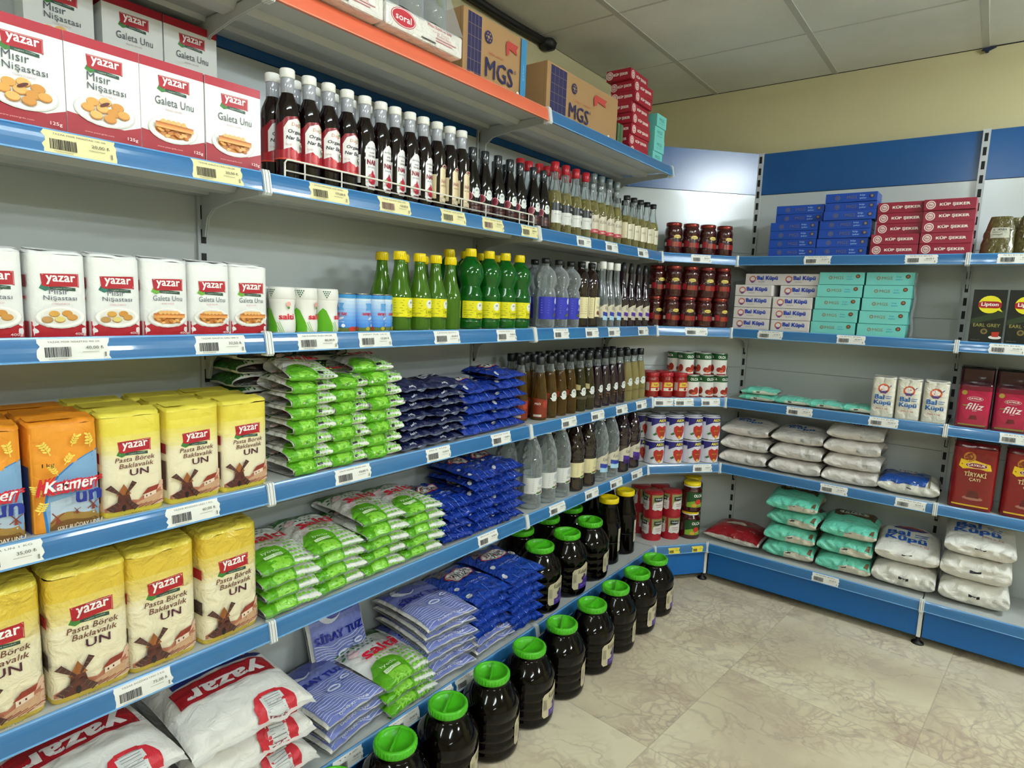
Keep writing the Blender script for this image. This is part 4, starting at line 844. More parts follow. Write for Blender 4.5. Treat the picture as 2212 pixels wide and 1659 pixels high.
Dl2 = place(Dl, 0, -.004, 1.02)
pbig = smoothp([(.036, 0), (.041, .006), (.0415, .03), (.0405, .032), (.0405, .095), (.041, .105), (.034, .128), (.033, .136), (.041, .158), (.0425, .172), (.038, .195), (.024, .214), (.0165, .222), (.015, .228)])
for i, y in enumerate([.733, .823, .907, .987]):
    for rw in range(2):
        put('lb', lambda: vessel('lemon_juice_bottle', pbig, 'lemon_deep', [(.0165, .224), (.0175, .225), (.0172, .246), (.016, .2485), (0, .2485)], 'cap_yellow', Dl2, .0412, grip=1), 'bottle', LP(y-.01*rw*(i > 0), .055+.092*rw, zB), RL+[-.25, -.4, -.3, -.1][i]+rw,
            'large bulbous dark green lemon juice bottle with yellow cap, %s from left, %s row' % (ORD[i], ['front', 'back'][rw]), 'large lemon juice bottles')
Dc = [('r', '#2f33a8', -.05, .032, .03, .112), ('e', '#dfe3ea', .022, .098, .008, .012), ('t', '#dfe3f2', 'Sirke', .020, .070, .018, .010, 0, 1.2), ('e', '#3c6a3a', .012, .046, .006, .006), ('e', '#a8584c', .022, .050, .005, .006)]+[('l', '#7a80d8', [(-.042, .10-j*.009), (-.012, .10-j*.009)], .0014) for j in range(6)]
pcl = smoothp([(.036, 0), (.040, .005), (.041, .03), (.040, .04), (.040, .10), (.041, .118), (.036, .138), (.034, .144), (.0405, .162), (.042, .178), (.036, .200), (.022, .216), (.013, .224), (.0125, .232)])
for i, y in enumerate([1.135, 1.222, 1.305]):
    for rw in range(2):
        put('cb', lambda: vessel('vinegar_bottle', pcl, 'pet_clear', [(.0135, .231), (.0155, .232), (.0155, .250), (0, .251)], 'cap_black', Dc, .0413), 'bottle', LP(y-.03*rw, .048+.09*rw, zB), RL+[-.2, -.3, -.35][i],
            'clear bulbous vinegar bottle with blue label, %s from left, %s row' % (ORD[i], ['front', 'back'][rw]), 'clear bulbous vinegar bottles')
Dd = [('p', '#e2d5a6', [(-.044, .036), (-.004, .036), (-.004, .118), (-.044, .118)]), ('p', '#e8ddb2', [(-.002, .042), (.040, .042), (.040, .120), (-.002, .120)]), ('e', '#d2d2bc', .018, .102, .011, .011), ('t', '#6a5a30', 'Sirke', .018, .080, .024, .010), ('e', '#7a3a26', .016, .058, .008, .008), ('e', '#5a6a2a', .025, .052, .006, .004)]+[('l', '#a3986c', [(-.038, .108-j*.009), (-.012, .108-j*.009)], .0012) for j in range(7)]
pdk = smoothp([(.034, 0), (.038, .005), (.0385, .04), (.0375, .05), (.0375, .12), (.0385, .135), (.0375, .16), (.034, .19), (.022, .215), (.0135, .225), (.0125, .235)])
for i, y in enumerate([1.383, 1.462]):
    for rw in range(2):
        put('dk', lambda: vessel('grape_vinegar_bottle', pdk, 'liquid_brown', [(.0135, .233), (.0155, .234), (.0155, .255), (0, .256)], 'cap_black', Dd, .0382), 'bottle', LP(y-.02*rw, .048+.085*rw, zB), RL+[.1, -.45][i],
            'dark brown vinegar bottle with cream label, %s one, %s row of third shelf' % (['left', 'right'][i], ['front', 'back'][rw]), 'dark vinegar bottles with cream label')
def kuhne(col1, col2): return [('p', '#cfc6ae', [(-.040, .040), (.030, .034), (.030, .118), (.02, .112), (.006, .100), (-.006, .094), (-.018, .092), (-.040, .078)]), ('p', col1, [(-.022, .042), (.030, .040), (.030, .062), (.010, .058), (-.022, .064)]), ('p', col2, [(-.022, .030), (.026, .026), (.030, .046), (.0, .044), (-.022, .048)]), ('t', '#6a6258', 'Kaval', .002, .078, .03, .014, 0, .3), ('l', '#8a8478', [(-.036, .07), (-.026, .07)], .001)]
pw = smoothp([(.026, 0), (.0275, .005), (.0275, .10), (.026, .125), (.019, .155), (.0135, .185), (.012, .215), (.012, .24)])
for i, y in enumerate([1.520, 1.577, 1.640]):
    for rw in range(2):
        put('wc', lambda: vessel('vinegar_bottle', pw, 'glass_clear', [(.0140, .236), (.0150, .237), (.0150, .264), (.0138, .266), (0, .266)], 'cap_white', kuhne('#2c3f9c', '#a9cfe6'), .0282), 'bottle', LP(y-.02*rw, .03+.07*rw, zB), RL+.1,
            'slim clear vinegar bottle with white cap, %s from left, %s row' % (ORD[i], ['front', 'back'][rw]), 'white-capped clear vinegar bottles')
for i, y in enumerate([1.702, 1.772, 1.842, 1.912]):
    for rw in range(3):
        if rw and i == 3: continue
        put('pp', lambda: vessel('grape_vinegar_bottle', pw, 'liquid_purple', [(.0125, .232), (.0138, .234), (.011, .255), (.008, .275), (0, .277)], 'cap_black', kuhne('#4a2a8c', '#b9b2a4'), .0282), 'bottle', LP(y-.02*rw, .03+.07*rw, zB), RL+.1,
            'slim purple-black vinegar bottle with pointed capsule, %s from left, %s row' % (ORD[i], ['front', 'middle', 'back'][rw]), 'purple-black vinegar bottles')

# corner jars of pepper paste
Dj = [('r', '#2a1210', -.10, .030, .10, .066), ('p', '#c0a83a', [(-.016, .072), (.016, .072), (.018, .080), (.01, .086), (-.01, .086), (-.018, .080)]), ('e', '#d9c66a', 0, .078, .014, .008), ('t', '#4a2a14', 'Öncü', 0, .078, .02, .007, 1), ('l', '#e3cda0', [(-.03, .066), (.03, .066)], .0022), ('r', '#8c1420', -.048, .035, -.026, .062), ('r', '#8f3a1c', -.022, .032, .0, .054), ('r', '#8f1d18', .0, .032, .028, .054), ('r', '#c2beb4', -.062, .036, -.050, .052), ('r', '#c2beb4', .055, .036, .064, .052)]
def pastejar():
    return vessel('paste_jar', smoothp([(.036, 0), (.041, .006), (.041, .070), (.0385, .082), (.0400, .095), (.0395, .112), (.034, .124), (.033, .130)]), 'jam_red', [(.035, .127), (.0362, .128), (.0362, .142), (.034, .1435), (0, .1435)], 'lid_gold', Dj, .0416, capname='lid')
for i, s in enumerate([.082, .170, .258, .346]):
    put('pj', pastejar, 'jar', CP(s, .045, zA), RC+J(.2), 'dark red paste jar on the corner shelf under the blue band, %s of four' % ['leftmost', 'second', 'third', 'rightmost'][i], 'paste jars on the second corner shelf')
for lv in (0, 1):
    for i, s in enumerate([.010, .093, .180, .266, .350]):
        put('pj', None, 'jar', CP(s+(.02 if s < .05 else 0)+lv*.004, .045+(.045 if s < .05 else 0), zB+lv*.1437), RC+J(.25), 'dark red paste jar on the third corner shelf, %s layer, %s from left' % (['lower', 'upper'][lv], ORD[i]), 'two layers of paste jars on the third corner shelf')
for i, s in enumerate([.15, .24, .33]): put('pj', None, 'jar', CP(s, .135, zB), RC, 'dark red paste jar hidden in the second row, %s' % ORD[i], 'second row of paste jars on the third corner shelf')

# ------------------------------------------------------------------ shelf C (fourth): flour, salt, vinegar
zC = ZS['C']
nmrow = ['front', 'second', 'back']
for rw in range(3):
    for i, y in enumerate((-.4925, -.3835)):
        put('kat%d' % ((i+rw) % 2), lambda: block_bag('flour_bag', .104, .068, .197, '#e8962a', '#e08a1e', katmer(), seed=3+i, amp=.002, side=[('r', '#27489a', -.028, .001, .028, .12)]), 'flour bag', LP(y+J(.003), .040+.076*rw, zC+.0005), RL+J(.05),
            'orange and blue flour bag, %s column, %s row of the fourth shelf' % (['cut-off left', 'fully visible'][i], nmrow[rw]), 'orange and blue flour bags')
    for i, y in enumerate((-.2735, -.158, -.0445)):
        if rw == 2 and i == 0: pass
        put('yu1%d' % ((i+rw) % 3), lambda: block_bag('flour_bag', .107, .07, .198, '#e4d04a', '#e4d34c', yz_un(.107, .198), seed=11+i, amp=.002, bands=yz_bands('#e4d04a'), side=[('r', '#8d1a26', .005, .105, .030, .125), ('r', '#6b4a3c', -.01, .03, .028, .09)]), 'flour bag', LP(y+J(.003), .042+.078*rw, zC+.0005), RL+J(.05),
            'one kilo yellow and cream flour bag, %s column, %s row' % (['left', 'middle', 'right'][i], nmrow[rw]), 'yellow flour bags on the fourth shelf')
# salt bags in stacks: front columns, rows from below
def bagstack(key, build, n, x, y, z0, pitch, cat, lab, grp, jit=.005, rot=RL, rj=.055, top=None, nv=2, tiltj=.012):
    for k in range(n):
        kk = key+str((k*7+int(y*50)) % nv); a, b = (x+J(jit), y+J(jit)); r = rot+J(rj); dz = 0
        if top and k == n-1: a += top[0]; b += top[1]; r += top[2]
        if k == n-1 and kk[0:2] != 'se': kk += 'top'
        put(kk, build((k*7+int(y*50)) % nv, *([.42] if kk.endswith('top') else [])), cat, (a, b, z0+k*pitch), r, lab % stackpos(k, n), grp, tilt=(J(tiltj), J(tiltj)))
S7 = lambda sd, wedge=0: (lambda: pillow('salt_bag', .120, .150, .038, '#ecebe5', salti(.118, .150), seed=sd+1, fin='f', fat=.18, amp=.10, e=2.6, horn=.03, wedge=wedge))
pC = .0328
bagstack('s7_', S7, 7, -.072, .121, zC, pC, 'salt bag', 'small green and white salt bag, left front stack on fourth shelf, %s', 'small green and white salt bags', nv=3)
put('s7_tilt', S7(1, .8), 'salt bag', (-.060, .125, zC+7*pC), RL-.16, 'small green and white salt bag resting askew on the left front stack', 'small green and white salt bags', tilt=(.05, .03))
bagstack('s7_', S7, 7, -.074, .236, zC, pC, 'salt bag', 'small green and white salt bag, middle front stack on fourth shelf, %s', 'small green and white salt bags', nv=3)
bagstack('s7_', S7, 8, -.074, .343, zC, pC, 'salt bag', 'small green and white salt bag, stack next to the navy bags, %s', 'small green and white salt bags', nv=3, top=(-.01, -.015, -.12))
bagstack('s7_', S7, 9, -.206, .085, zC, .0330, 'salt bag', 'small green and white salt bag, rear left stack in shadow, %s', 'small green and white salt bags', nv=3, rot=RL+pi/2)
bagstack('s7_', S7, 9, -.206, .245, zC, .0330, 'salt bag', 'small green and white salt bag, rear right stack in shadow, %s', 'small green and white salt bags', nv=3, rot=RL+pi/2)
SE = lambda sd, wedge=0: (lambda: pillow('salt_bag', .137, .150, .0315, '#101a4c', sele(.135, .15), seed=sd+21, fin='c', amp=.22, fat=.40, flange=('film_navy', .015)))
for i, y in enumerate((.468, .598)):
    bagstack('se_', SE, 7, -.082, y, zC, .0275, 'salt bag', 'navy blue salt bag with clear hem, %s stack, %%s' % ['left', 'right'][i], 'navy blue salt bags', nv=3, rj=.06)
BI = lambda sd, wedge=0: (lambda: pillow('salt_bag', .158, .160, .038, '#0f38a6', billur(.155, .16), seed=sd+41, fin='c', amp=.24, fat=.34, wedge=wedge))
bagstack('bi_', BI, 5, -.080, .748, zC, .0335, 'salt bag', 'bright blue crinkled salt bag on fourth shelf, left stack, %s', 'bright blue salt bags on the fourth shelf', nv=3, rj=.07)
bagstack('bi_', BI, 6, -.082, .905, zC, .0335, 'salt bag', 'bright blue crinkled salt bag on fourth shelf, stack beside the bottles, %s', 'bright blue salt bags on the fourth shelf', nv=3, rj=.07)
# conical bottles
pcon = smoothp([(.029, 0), (.0315, .006), (.0315, .06), (.029, .10), (.023, .145), (.0165, .18), (.0135, .198), (.0135, .212)])
def con(body, D): return lambda: vessel('sauce_bottle', pcon, (body, .176), [(.0145, .205), (.0158, .207), (.0158, .233), (.014, .235), (0, .235)], 'cap_black', D, .0318, turn=-.55)
cl = {'amber': ('liquid_amber', crest(.010, .085, 1.1)+[('p', '#8a2f1c', [(-.03, .072), (-.012, .075), (-.01, .095), (-.03, .10)])]),
      'amberlabel': ('liquid_amber', [('p', '#7a2c18', [(-.04, .010), (.03, .010), (.03, .075), (-.04, .085)]), ('e', '#a03a2a', .012, .060, .012, .014), ('t', '#e6e0d4', 'PRO', -.02, .062, .022, .008, 2), ('r', '#cfc9bc', -.035, .014, -.005, .022)]),
      'olive': ('liquid_olive', crest(.008, .085, 1.1)+[('p', '#b9ac78', [(-.034, .088), (-.008, .088), (-.008, .108), (-.034, .112)]), ('r', '#4a4630', -.03, .05, .03, .062)]),
      'dark': ('liquid_purple', crest(.008, .085, 1.05)+[('t', '#8a6a3c', 'Nar', .008, .058, .022, .008, 1), ('l', '#8a6a3c', [(-.004, .045), (.02, .045)], .003)]),
      'straw': ('liquid_straw', crest(.008, .092, 1.15)+[('e', '#c98a1c', -.024, .088, .006, .006), ('e', '#c98a1c', -.020, .076, .004, .005), ('e', '#c98a1c', -.026, .07, .004, .003), ('t', '#4a4630', 'elma', .005, .05, .03, .006, 1)])}
kk = ['amberlabel', 'amber', 'amber', 'amber', 'olive', 'olive', 'dark', 'dark', 'dark', 'dark', 'straw', 'straw', 'straw']
dsc = dict(amberlabel='amber bottle with brown printed label', amber='amber bottle with white crest', olive='olive brown bottle with crest', dark='purple-black bottle with crest', straw='pale straw bottle with crest')
cy_ = [1.131, 1.198, 1.268, 1.338, 1.412, 1.480, 1.549, 1.617, 1.685, 1.753, 1.822, 1.890, 1.957]
for rw in range(3):
    for i, y in enumerate(cy_):
        k = kk[i]; yo = y-.012*rw*(i > 0)
        put('con'+k, con(*cl[k]), 'bottle', LP(yo, .05+.068*rw, zC), RL+J(.12), '%s, %s from left, %s row of fourth shelf' % (dsc[k], ORD[i], nmrow[rw] if rw != 1 else 'middle'), 'conical sauce bottles on the fourth shelf')
put('conamberlabel', None, 'bottle', LP(1.058, .085, zC), RL, 'amber bottle squeezed beside the bright blue salt bags', 'conical sauce bottles on the fourth shelf')
# corner C: jars and tomato tins
Djr = [('p', '#c2242c', [(-.045, .03), (.045, .03), (.045, .075), (-.045, .075)]), ('p', '#d8c04a', [(-.02, .05), (.028, .052), (.030, .066), (.01, .074), (-.018, .072)]), ('t', '#b8202c', 'tat', .004, .062, .024, .009, 2), ('r', '#ded8c4', -.02, .032, .030, .046), ('e', '#8c1a20', .010, .040, .008, .006), ('r', '#b9b4a8', -.046, .034, -.028, .072)]
for i, s in enumerate([.022, .096, .170]):
    for rw in range(2):
        put('rj', lambda: vessel('sauce_jar', smoothp([(.031, 0), (.035, .005), (.035, .082), (.031, .096), (.0305, .102)]), 'paste_red', [(.0325, .100), (.0335, .101), (.0335, .118), (.031, .1195), (0, .1195)], 'cap_red', Djr, .0356, capname='lid', grip=1), 'jar', CP(s+.012*rw, .045+.075*rw, zC), RC+J(.15),
            'red sauce jar with red lid on the fourth corner shelf, %s, %s row' % (['left', 'middle', 'right'][i], ['front', 'back'][rw]), 'red-lidded sauce jars')
Dol = [('r', '#e2e0da', -.12, .003, .12, .076), ('r', '#1e5228', -.12, .076, .12, .104)]
for q in (-.06, .0, .06): Dol += [('t', '#f2f2ea', 'OLCA', q, .090, .036, .013, 3), ('e', '#a5321f', q+.012, .034, .013, .018), ('e', '#8c2418', q-.010, .028, .013, .012), ('e', '#c25a3c', q+.0, .020, .010, .007), ('r', '#9a2a20', q-.02, .003, q+.026, .008)]
olc = tin(.0375, .1075, '#e2e0da.v', Dol, name='tomato_tin')
for lv, pts in enumerate([[(.235, .05, 0), (.312, .05, 0), (.388, .05, 0), (.40, .13, 1), (.24, .13, 1), (.32, .13, 1)], [(.205, .065, 1), (.30, .065, 0), (.385, .065, 0), (.375, .145, 1), (.18, .13, 1), (.29, .145, 1)]]):
    for i, (s, b_, r_) in enumerate(pts):
        put('olc', olc, 'tin', CP(s, b_, zC+lv*.108), RC+J(.3)+.2*r_, 'tomato tin with green top band, %s layer, %s row, %s' % (['lower', 'upper'][lv], 'back' if i > 2 else 'front', ['left', 'middle', 'right', 'right end', 'left end', 'centre'][i]), 'green-banded tomato tins in the corner')

# ------------------------------------------------------------------ shelf D (fifth)
zD = ZS['D']
for rw in range(2):
    for i, y in enumerate((-.494, -.358, -.226, -.0875)):
        put('yu2%d' % ((i+rw*2) % 4), lambda: block_bag('flour_bag', .131, .096, .25, '#dcb93c', '#dcc546', yz_un(.131, .25), seed=31+i, fin='f', amp=.0026, bands=yz_bands('#dcbc40'), side=[('r', RED, .012, .15, .045, .172), ('r', '#4a3630', .01, .07, .044, .10)]), 'flour bag', LP(y+J(.002), .055+.108*rw, zD+.0005), RL+[.05, -.03, .02, .10][i]*.6,
            'two kilo glossy yellow flour bag, %s column, %s row of fifth shelf' % (['leftmost cut-off', 'second', 'third', 'rightmost'][i], ['front', 'back'][rw]), 'large yellow flour bags on the fifth shelf')
SB = lambda sd, wedge=0: (lambda: pillow('salt_bag', .154, .235, .041, '#ecebe6', salti(.152, .235, False), seed=sd+61, fin='f', fat=.28, flange=('film_clear', .012), amp=.08, e=2.6, wedge=wedge))
for y, n, p, nm in ((.068, 4, .0345, 'stack beside the yellow flour'), (.214, 4, .0355, 'second stack'), (.362, 5, .0345, 'third stack'), (.508, 5, .0325, 'fourth stack by the blue bags')):
    bagstack('sb_', SB, n, -.122, y, zD, p, 'salt bag', 'dotted green salt bag on fifth shelf, '+nm+', %s', 'larger green and white salt bags on the fifth shelf', nv=3, rj=.03, top=(-.004, -.008, -.04))
BL = lambda sd, wedge=0: (lambda: pillow('salt_bag', .137, .22, .0395, '#0f38a6', billur(.135, .22), seed=sd+81, fin='c', amp=.24, fat=.36, flange=('#1038a0.c', .010), wedge=wedge))
for y, n, nm in ((.660, 4, 'low left stack'), (.795, 6, 'middle stack'), (.925, 6, 'stack beside the water-clear bottles')):
    bagstack('bl_', BL, n, -.115, y, zD, .0345, 'salt bag', 'bright blue salt bag on fifth shelf, '+nm+', %s', 'bright blue salt bags on the fifth shelf', nv=3, rj=.06)
# litre bottles
pL = smoothp([(.034, 0), (.041, .006), (.0425, .02), (.041, .045), (.0405, .055), (.0425, .058), (.0425, .128), (.0405, .132), (.0405, .142), (.0425, .150), (.0425, .170), (.039, .200), (.028, .238), (.017, .262), (.0145, .275)])
def litre(body, D):
    def b():
        r = litre0(body, D)(); old = r.children[0]; m = M(); n = 36; zs = [z for _, z in pL]
        def rad(z):
            for (r0, z0), (r1, z1) in zip(pL, pL[1:]):
                if z0 <= z <= z1: return r0+(r1-r0)*(z-z0)/((z1-z0) or 1)
            return pL[-1][0]
        zz = [z for z in zs if z < .15]+[.15+.125*i/26 for i in range(27)]
        def f(a, z):   # pressed diamond pattern on the shoulder
            q = rad(z); k = .055*max(0, min(1, (z-.152)/.01))*max(0, min(1, (.255-z)/.02)); w_ = z*95
            q *= 1-k*(abs(math.sin(4*a+w_))*abs(math.sin(4*a-w_))); return (q*math.cos(a), q*math.sin(a), z)
        m.grid(f, [2*pi*i/(2*n) for i in range(2*n+1)], zz, body, smooth=False)
        tmp = m.obj('body'); me = old.data; old.data = tmp.data; bpy.data.objects.remove(tmp); bpy.data.meshes.remove(me); return r
    return b
def litre0(body, D): return lambda: vessel('vinegar_bottle', pL, body, [(.0150, .266), (.0162, .267), (.0162, .284), (0, .285)], 'cap_white' if 'clear' in body else 'cap_black', D, .0429)
Dw1 = [('p', '#dcdcd8', [(-.050, .062), (-.004, .062), (-.004, .058), (.034, .058), (.034, .122), (-.050, .122)]), ('e', '#b9bec4', .016, .104, .011, .012), ('t', '#7a7a78', 'Sirke', .014, .082, .026, .010, 0, .2), ('e', '#a83a3a', .018, .066, .006, .005), ('e', '#4a7a3a', .006, .064, .010, .004)]+[('l', '#a8a8a4', [(-.044, .115-j*.007), (-.014, .115-j*.007)], .0012) for j in range(7)]
Dw2 = [(x[0], {'#dcdcd8': '#e2d6a6', '#b9bec4': '#cfc9a0', '#a8a8a4': '#a89c68'}.get(x[1], x[1]))+tuple(x[2:]) for x in Dw1]
for i, (y, k) in enumerate([(1.095, 'a'), (1.195, 'a'), (1.295, 'a'), (1.400, 'b'), (1.498, 'b'), (1.600, 'c'), (1.700, 'c'), (1.808, 'd'), (1.912, 'd')]):
    bd, D = {'a': ('pet_clear', Dw1), 'b': ('liquid_brown', Dw2), 'c': ('pet_clear', place(kuhne('#2c3f9c', '#a9cfe6'), 0, .010, 1.15)), 'd': ('liquid_purple', place(kuhne('#4a2a8c', '#3a1c5c'), 0, .010, 1.15))}[k]
    for rw in range(2):
        put('lit'+k, litre(bd, D), 'bottle', LP(y-.03*rw, .047+.095*rw, zD), RL-.25+J(.1), '%s litre vinegar bottle, %s from left, %s row' % (dict(a='clear', b='dark brown cream-labelled', c='clear blue-labelled', d='purple-black')[k], ORD[i], ['front', 'back'][rw]), 'litre vinegar bottles on the fifth shelf')
# corner D: pepper paste tins
Dak = [('r', '#dcdae4', -.16, .003, .16, .11), ('p', '#2a2370', [(-.16, .09), (-.10, .106), (-.10, .11), (-.16, .11)])]
for q in (-.105, .0, .105): Dak += [('p', '#2a2370', [(q-.052, .110), (q+.052, .110), (q+.052, .088), (q-.02, .086), (q-.052, .070)]), ('t', '#e9dc2c', 'AKFA', q+.004, .098, .044, .014, 3), ('p', '#b8281e', [(q, .006), (q-.016, .020), (q-.028, .045), (q-.028, .064), (q-.016, .074), (q, .066), (q+.016, .074), (q+.028, .064), (q+.028, .045), (q+.016, .020)]), ('p', '#9a3a1c', [(q-.012, .060), (q+.012, .060), (q+.008, .020), (q-.008, .020)]), ('e', '#e0b03a', q, .016, .007, .007), ('t', '#e0b03a', 'SALÇA', q, .046, .026, .006, 1), ('p', '#3c6a34', [(q-.028, .040), (q-.044, .030), (q-.036, .024), (q-.024, .030)])]
akf = tin(.0478, .118, '#dcdae4.v', Dak, name='paste_tin', turn=.15)
for lv in (0, 1):
    for i, (s, b_) in enumerate([(.062, .055), (.161, .055), (.260, .055), (.358, .055), (.02, .12), (.13, .153), (.23, .153), (.33, .153)]):
        put('akf', akf, 'tin', CP(s, b_, zD+lv*.1185), RC+J(.12), 'white and navy paste tin with red pepper picture, %s layer, %s' % (['lower', 'upper'][lv], ['front row leftmost', 'front row second', 'front row third', 'front row rightmost', 'back row at the left', 'back row second', 'back row third', 'back row right'][i]), 'pepper paste tins on the fifth corner shelf')

# ------------------------------------------------------------------ shelf E (bottom)
zE = ZS['E']; fE = .066
def sack_design(w, L):
    def f(Sx):
        D = [('r', '#232a78', 0, 0, .001, .001)]
        D += [('p', RED, [(-w*.40, Sx*.30), (w*.40, Sx*.30), (w*.40, Sx*.46), (-w*.40, Sx*.46)]), ('l', '#e6b8b0', [(-w*.385, Sx*.31), (w*.385, Sx*.31), (w*.385, Sx*.45), (-w*.385, Sx*.45), (-w*.385, Sx*.31)], .0022), ('t', '#f4efec', 'yazar', 0, Sx*.38, w*.66, Sx*.11, 3)]
        D += [('t', '#c03a48', 'Pasta', -w*.20, Sx*.24, w*.15, Sx*.032, 1), ('t', '#c03a48', 'Börek', -w*.13, Sx*.20, w*.15, Sx*.032, 1), ('t', '#c03a48', 'Baklava', -w*.04, Sx*.16, w*.20, Sx*.032, 1)]
        for x, v in ((-.31, .24), (-.24, .20), (-.17, .16)): D += [('e', '#2b3a96', w*x, Sx*v, .006, .007), ('e', '#2b3a96', w*x, Sx*v+.006, .003, .006, .5)]
        return D
    def g(Sx):
        # the sack lies with its head towards the aisle, so its print reads upside down from there
        D = place(f(Sx)[1:], 0, Sx*.82, 1, pi)
        n = 10; D.insert(0, ('p', '#232a78', [(-w*.36, Sx*.535), (0, Sx*.55), (w*.36, Sx*.535), (w*.44, Sx*.575), (w*.34, Sx*.585), (0, Sx*.60), (-w*.36, Sx*.585)]))
        D += [('p', '#c42a36', [(w*.02, -.02), (w*.02, Sx*.10), (w*.06, Sx*.17), (w*.12, Sx*.19), (w*.12, -.02)]), ('p', '#c42a36', [(w*.25, -.02), (w*.25, Sx*.19), (w*.31, Sx*.17), (w*.35, Sx*.10), (w*.35, -.02)]), ('r', '#c42a36', w*.11, Sx*.165, w*.26, Sx*.19),
              ('r', '#d5d6d4', w*.095, -.018, w*.275, Sx*.155), ('r', '#8a2a34', w*.12, -.012, w*.25, Sx*.025), ('t', '#efe2e0', 'yazar', w*.185, Sx*.0, w*.10, .010, 1, 0, pi)]
        D += [('l', '#7c7e7e', [(w*.12, Sx*.045+j*.006), (w*.25, Sx*.045+j*.006)], .0012) for j in range(7)]
        return D
    return g
def sackb(sd, wedge=0): return lambda: pillow('flour_sack', .285, .335, .096, '#e6e3dc', sack_design(.285, .335), seed=sd+101, fin='w', amp=.07, fat=.36, flat=.60, horn=.03, wedge=wedge, nu=40, nv=38, e=2.6, flange=('#e6e3dc.w', .02))
for k in range(3): put('sk%d%d' % (k % 2, k == 2), sackb(k % 2, .3*(k == 2)), 'flour sack', (-.110+J(.006), -.062+J(.006), zE+k*.079), RL+J(.04), 'white woven flour sack beside the salt bags, %s of its stack' % stackpos(k, 3), 'white flour sacks on the bottom deck', tilt=(.0, 0))
for k in range(3): put('sk%d%d' % (k % 2, k == 2), None, 'flour sack', (-.120+J(.006), -.365+J(.006), zE+k*.085), RL+.04+J(.03), 'white woven flour sack at bottom left of picture, %s of stack' % stackpos(k, 3), 'white flour sacks on the bottom deck')
for k in range(3): put('sk%d%d' % (k % 2, k == 2), None, 'flour sack', (-.120, -.665, zE+k*.08), RL, 'white woven flour sack outside the left picture edge, %s' % stackpos(k, 3), 'white flour sacks on the bottom deck')
def salt15(kind, sd):
    if kind == 'siray': return lambda: pillow('salt_bag', .205, .27, .039, '#dcdad2', siray(.205, .27), seed=sd+121, fin='f', amp=.12, fat=.38, flange=('film_clear', .014))
    return lambda: pillow('salt_bag', .195, .27, .039, '#ecebe6', salti(.195, .27, False), seed=sd+141, fin='f', amp=.12, fat=.38, flange=('film_clear', .014))
for k in range(3): put('si%d' % (k % 2), salt15('siray', k % 2), 'salt bag', (-.085+.0*k, .205, zE+k*.034), RL+.12+J(.03), 'large lilac blue patterned salt bag leaning by the flour sacks, %s of three' % stackpos(k, 3), 'lilac blue salt bags', tilt=(0, 0))
for k in range(3): put('sl%d' % (k % 2), salt15('salti', k % 2), 'salt bag', (-.072-.01*k, .408, zE+k*.034), RL+J(.04), 'large green and white salt bag between two lilac piles, %s of three' % stackpos(k, 3), 'large green and white salt bags')
put('si1', None, 'salt bag', (-.20, .34, zE+.20), RL, 'lilac blue patterned salt bag standing upright at the back of the bottom deck', 'lilac blue salt bags')
bpy.context.view_layer.update()
_s = [o for o in COL.objects if o.get('label') == 'lilac blue patterned salt bag standing upright at the back of the bottom deck'][0]
_s.rotation_euler = (1.25, 0, RL); _s.location = (-.225, .345, zE+.130)
for k in range(6): put('si%d' % (k % 2), None, 'salt bag', (-.085+J(.008), .590+J(.008), zE+k*.0345), RL-.05+J(.07), 'lilac blue patterned salt bag in the tall pile beside the blue bags, %s' % stackpos(k, 6), 'lilac blue salt bags', tilt=(J(.02), J(.02)))
for k in range(2): put('si%d' % (k % 2), None, 'salt bag', (-.085, .80+.002*k, zE+k*.030), RL+J(.03), 'lilac blue patterned salt bag lying under the bright blue stack, %s' % ['lower', 'upper'][k], 'lilac blue salt bags')
B2 = lambda sd, wedge=0: (lambda: pillow('salt_bag', .195, .25, .042, '#1140ae', billur(.195, .25), seed=sd+161, fin='c', amp=.22, fat=.36, flange=('#1038a0.c', .012), wedge=wedge))
bagstack('b2_', B2, 4, -.078, .785, zE+.062, .037, 'salt bag', 'large bright blue salt bag on the bottom deck, left stack, %s', 'large bright blue salt bags', nv=3, rj=.05)
bagstack('b2_', B2, 6, -.080, .970, zE, .037, 'salt bag', 'large bright blue salt bag on the bottom deck, right stack, %s', 'large bright blue salt bags', nv=3, rj=.05)
# big jars of molasses with green lids
pjar = smoothp([(.074, 0), (.084, .006), (.088, .018), (.088, .030)], 2)+[(q, z) for k in range(4) for q, z in ((.0855, .034+k*.030), (.0855, .037+k*.030), (.088, .041+k*.030), (.088, .060+k*.030))]+smoothp([(.088, .155), (.0870, .162), (.078, .180), (.060, .206), (.052, .216), (.051, .226)])
Dmj = [('p', '#c3b999', [(-.036, .036), (-.030, .028), (.036, .028), (.036, .098), (.020, .108), (.006, .102), (-.008, .096), (-.030, .092), (-.036, .084)]), ('p', '#4a2f8e', [(-.014, .028), (.036, .028), (.036, .070), (.022, .060), (.008, .056), (.0, .046), (-.014, .046)]), ('e', '#3a2a5c', .012, .066, .006, .007), ('e', '#3a2a5c', .004, .060, .006, .006), ('t', '#4a443a', 'Kuhane', .004, .084, .042, .014, 0, .3), ('t', '#b0a0dc', 'Üzüm Pekmezi', .010, .040, .034, .006, 1)]+[('l', '#7a7464', [(-.032+.0022*j, .05), (-.032+.0022*j, .078)], .0009) for j in range(5)]
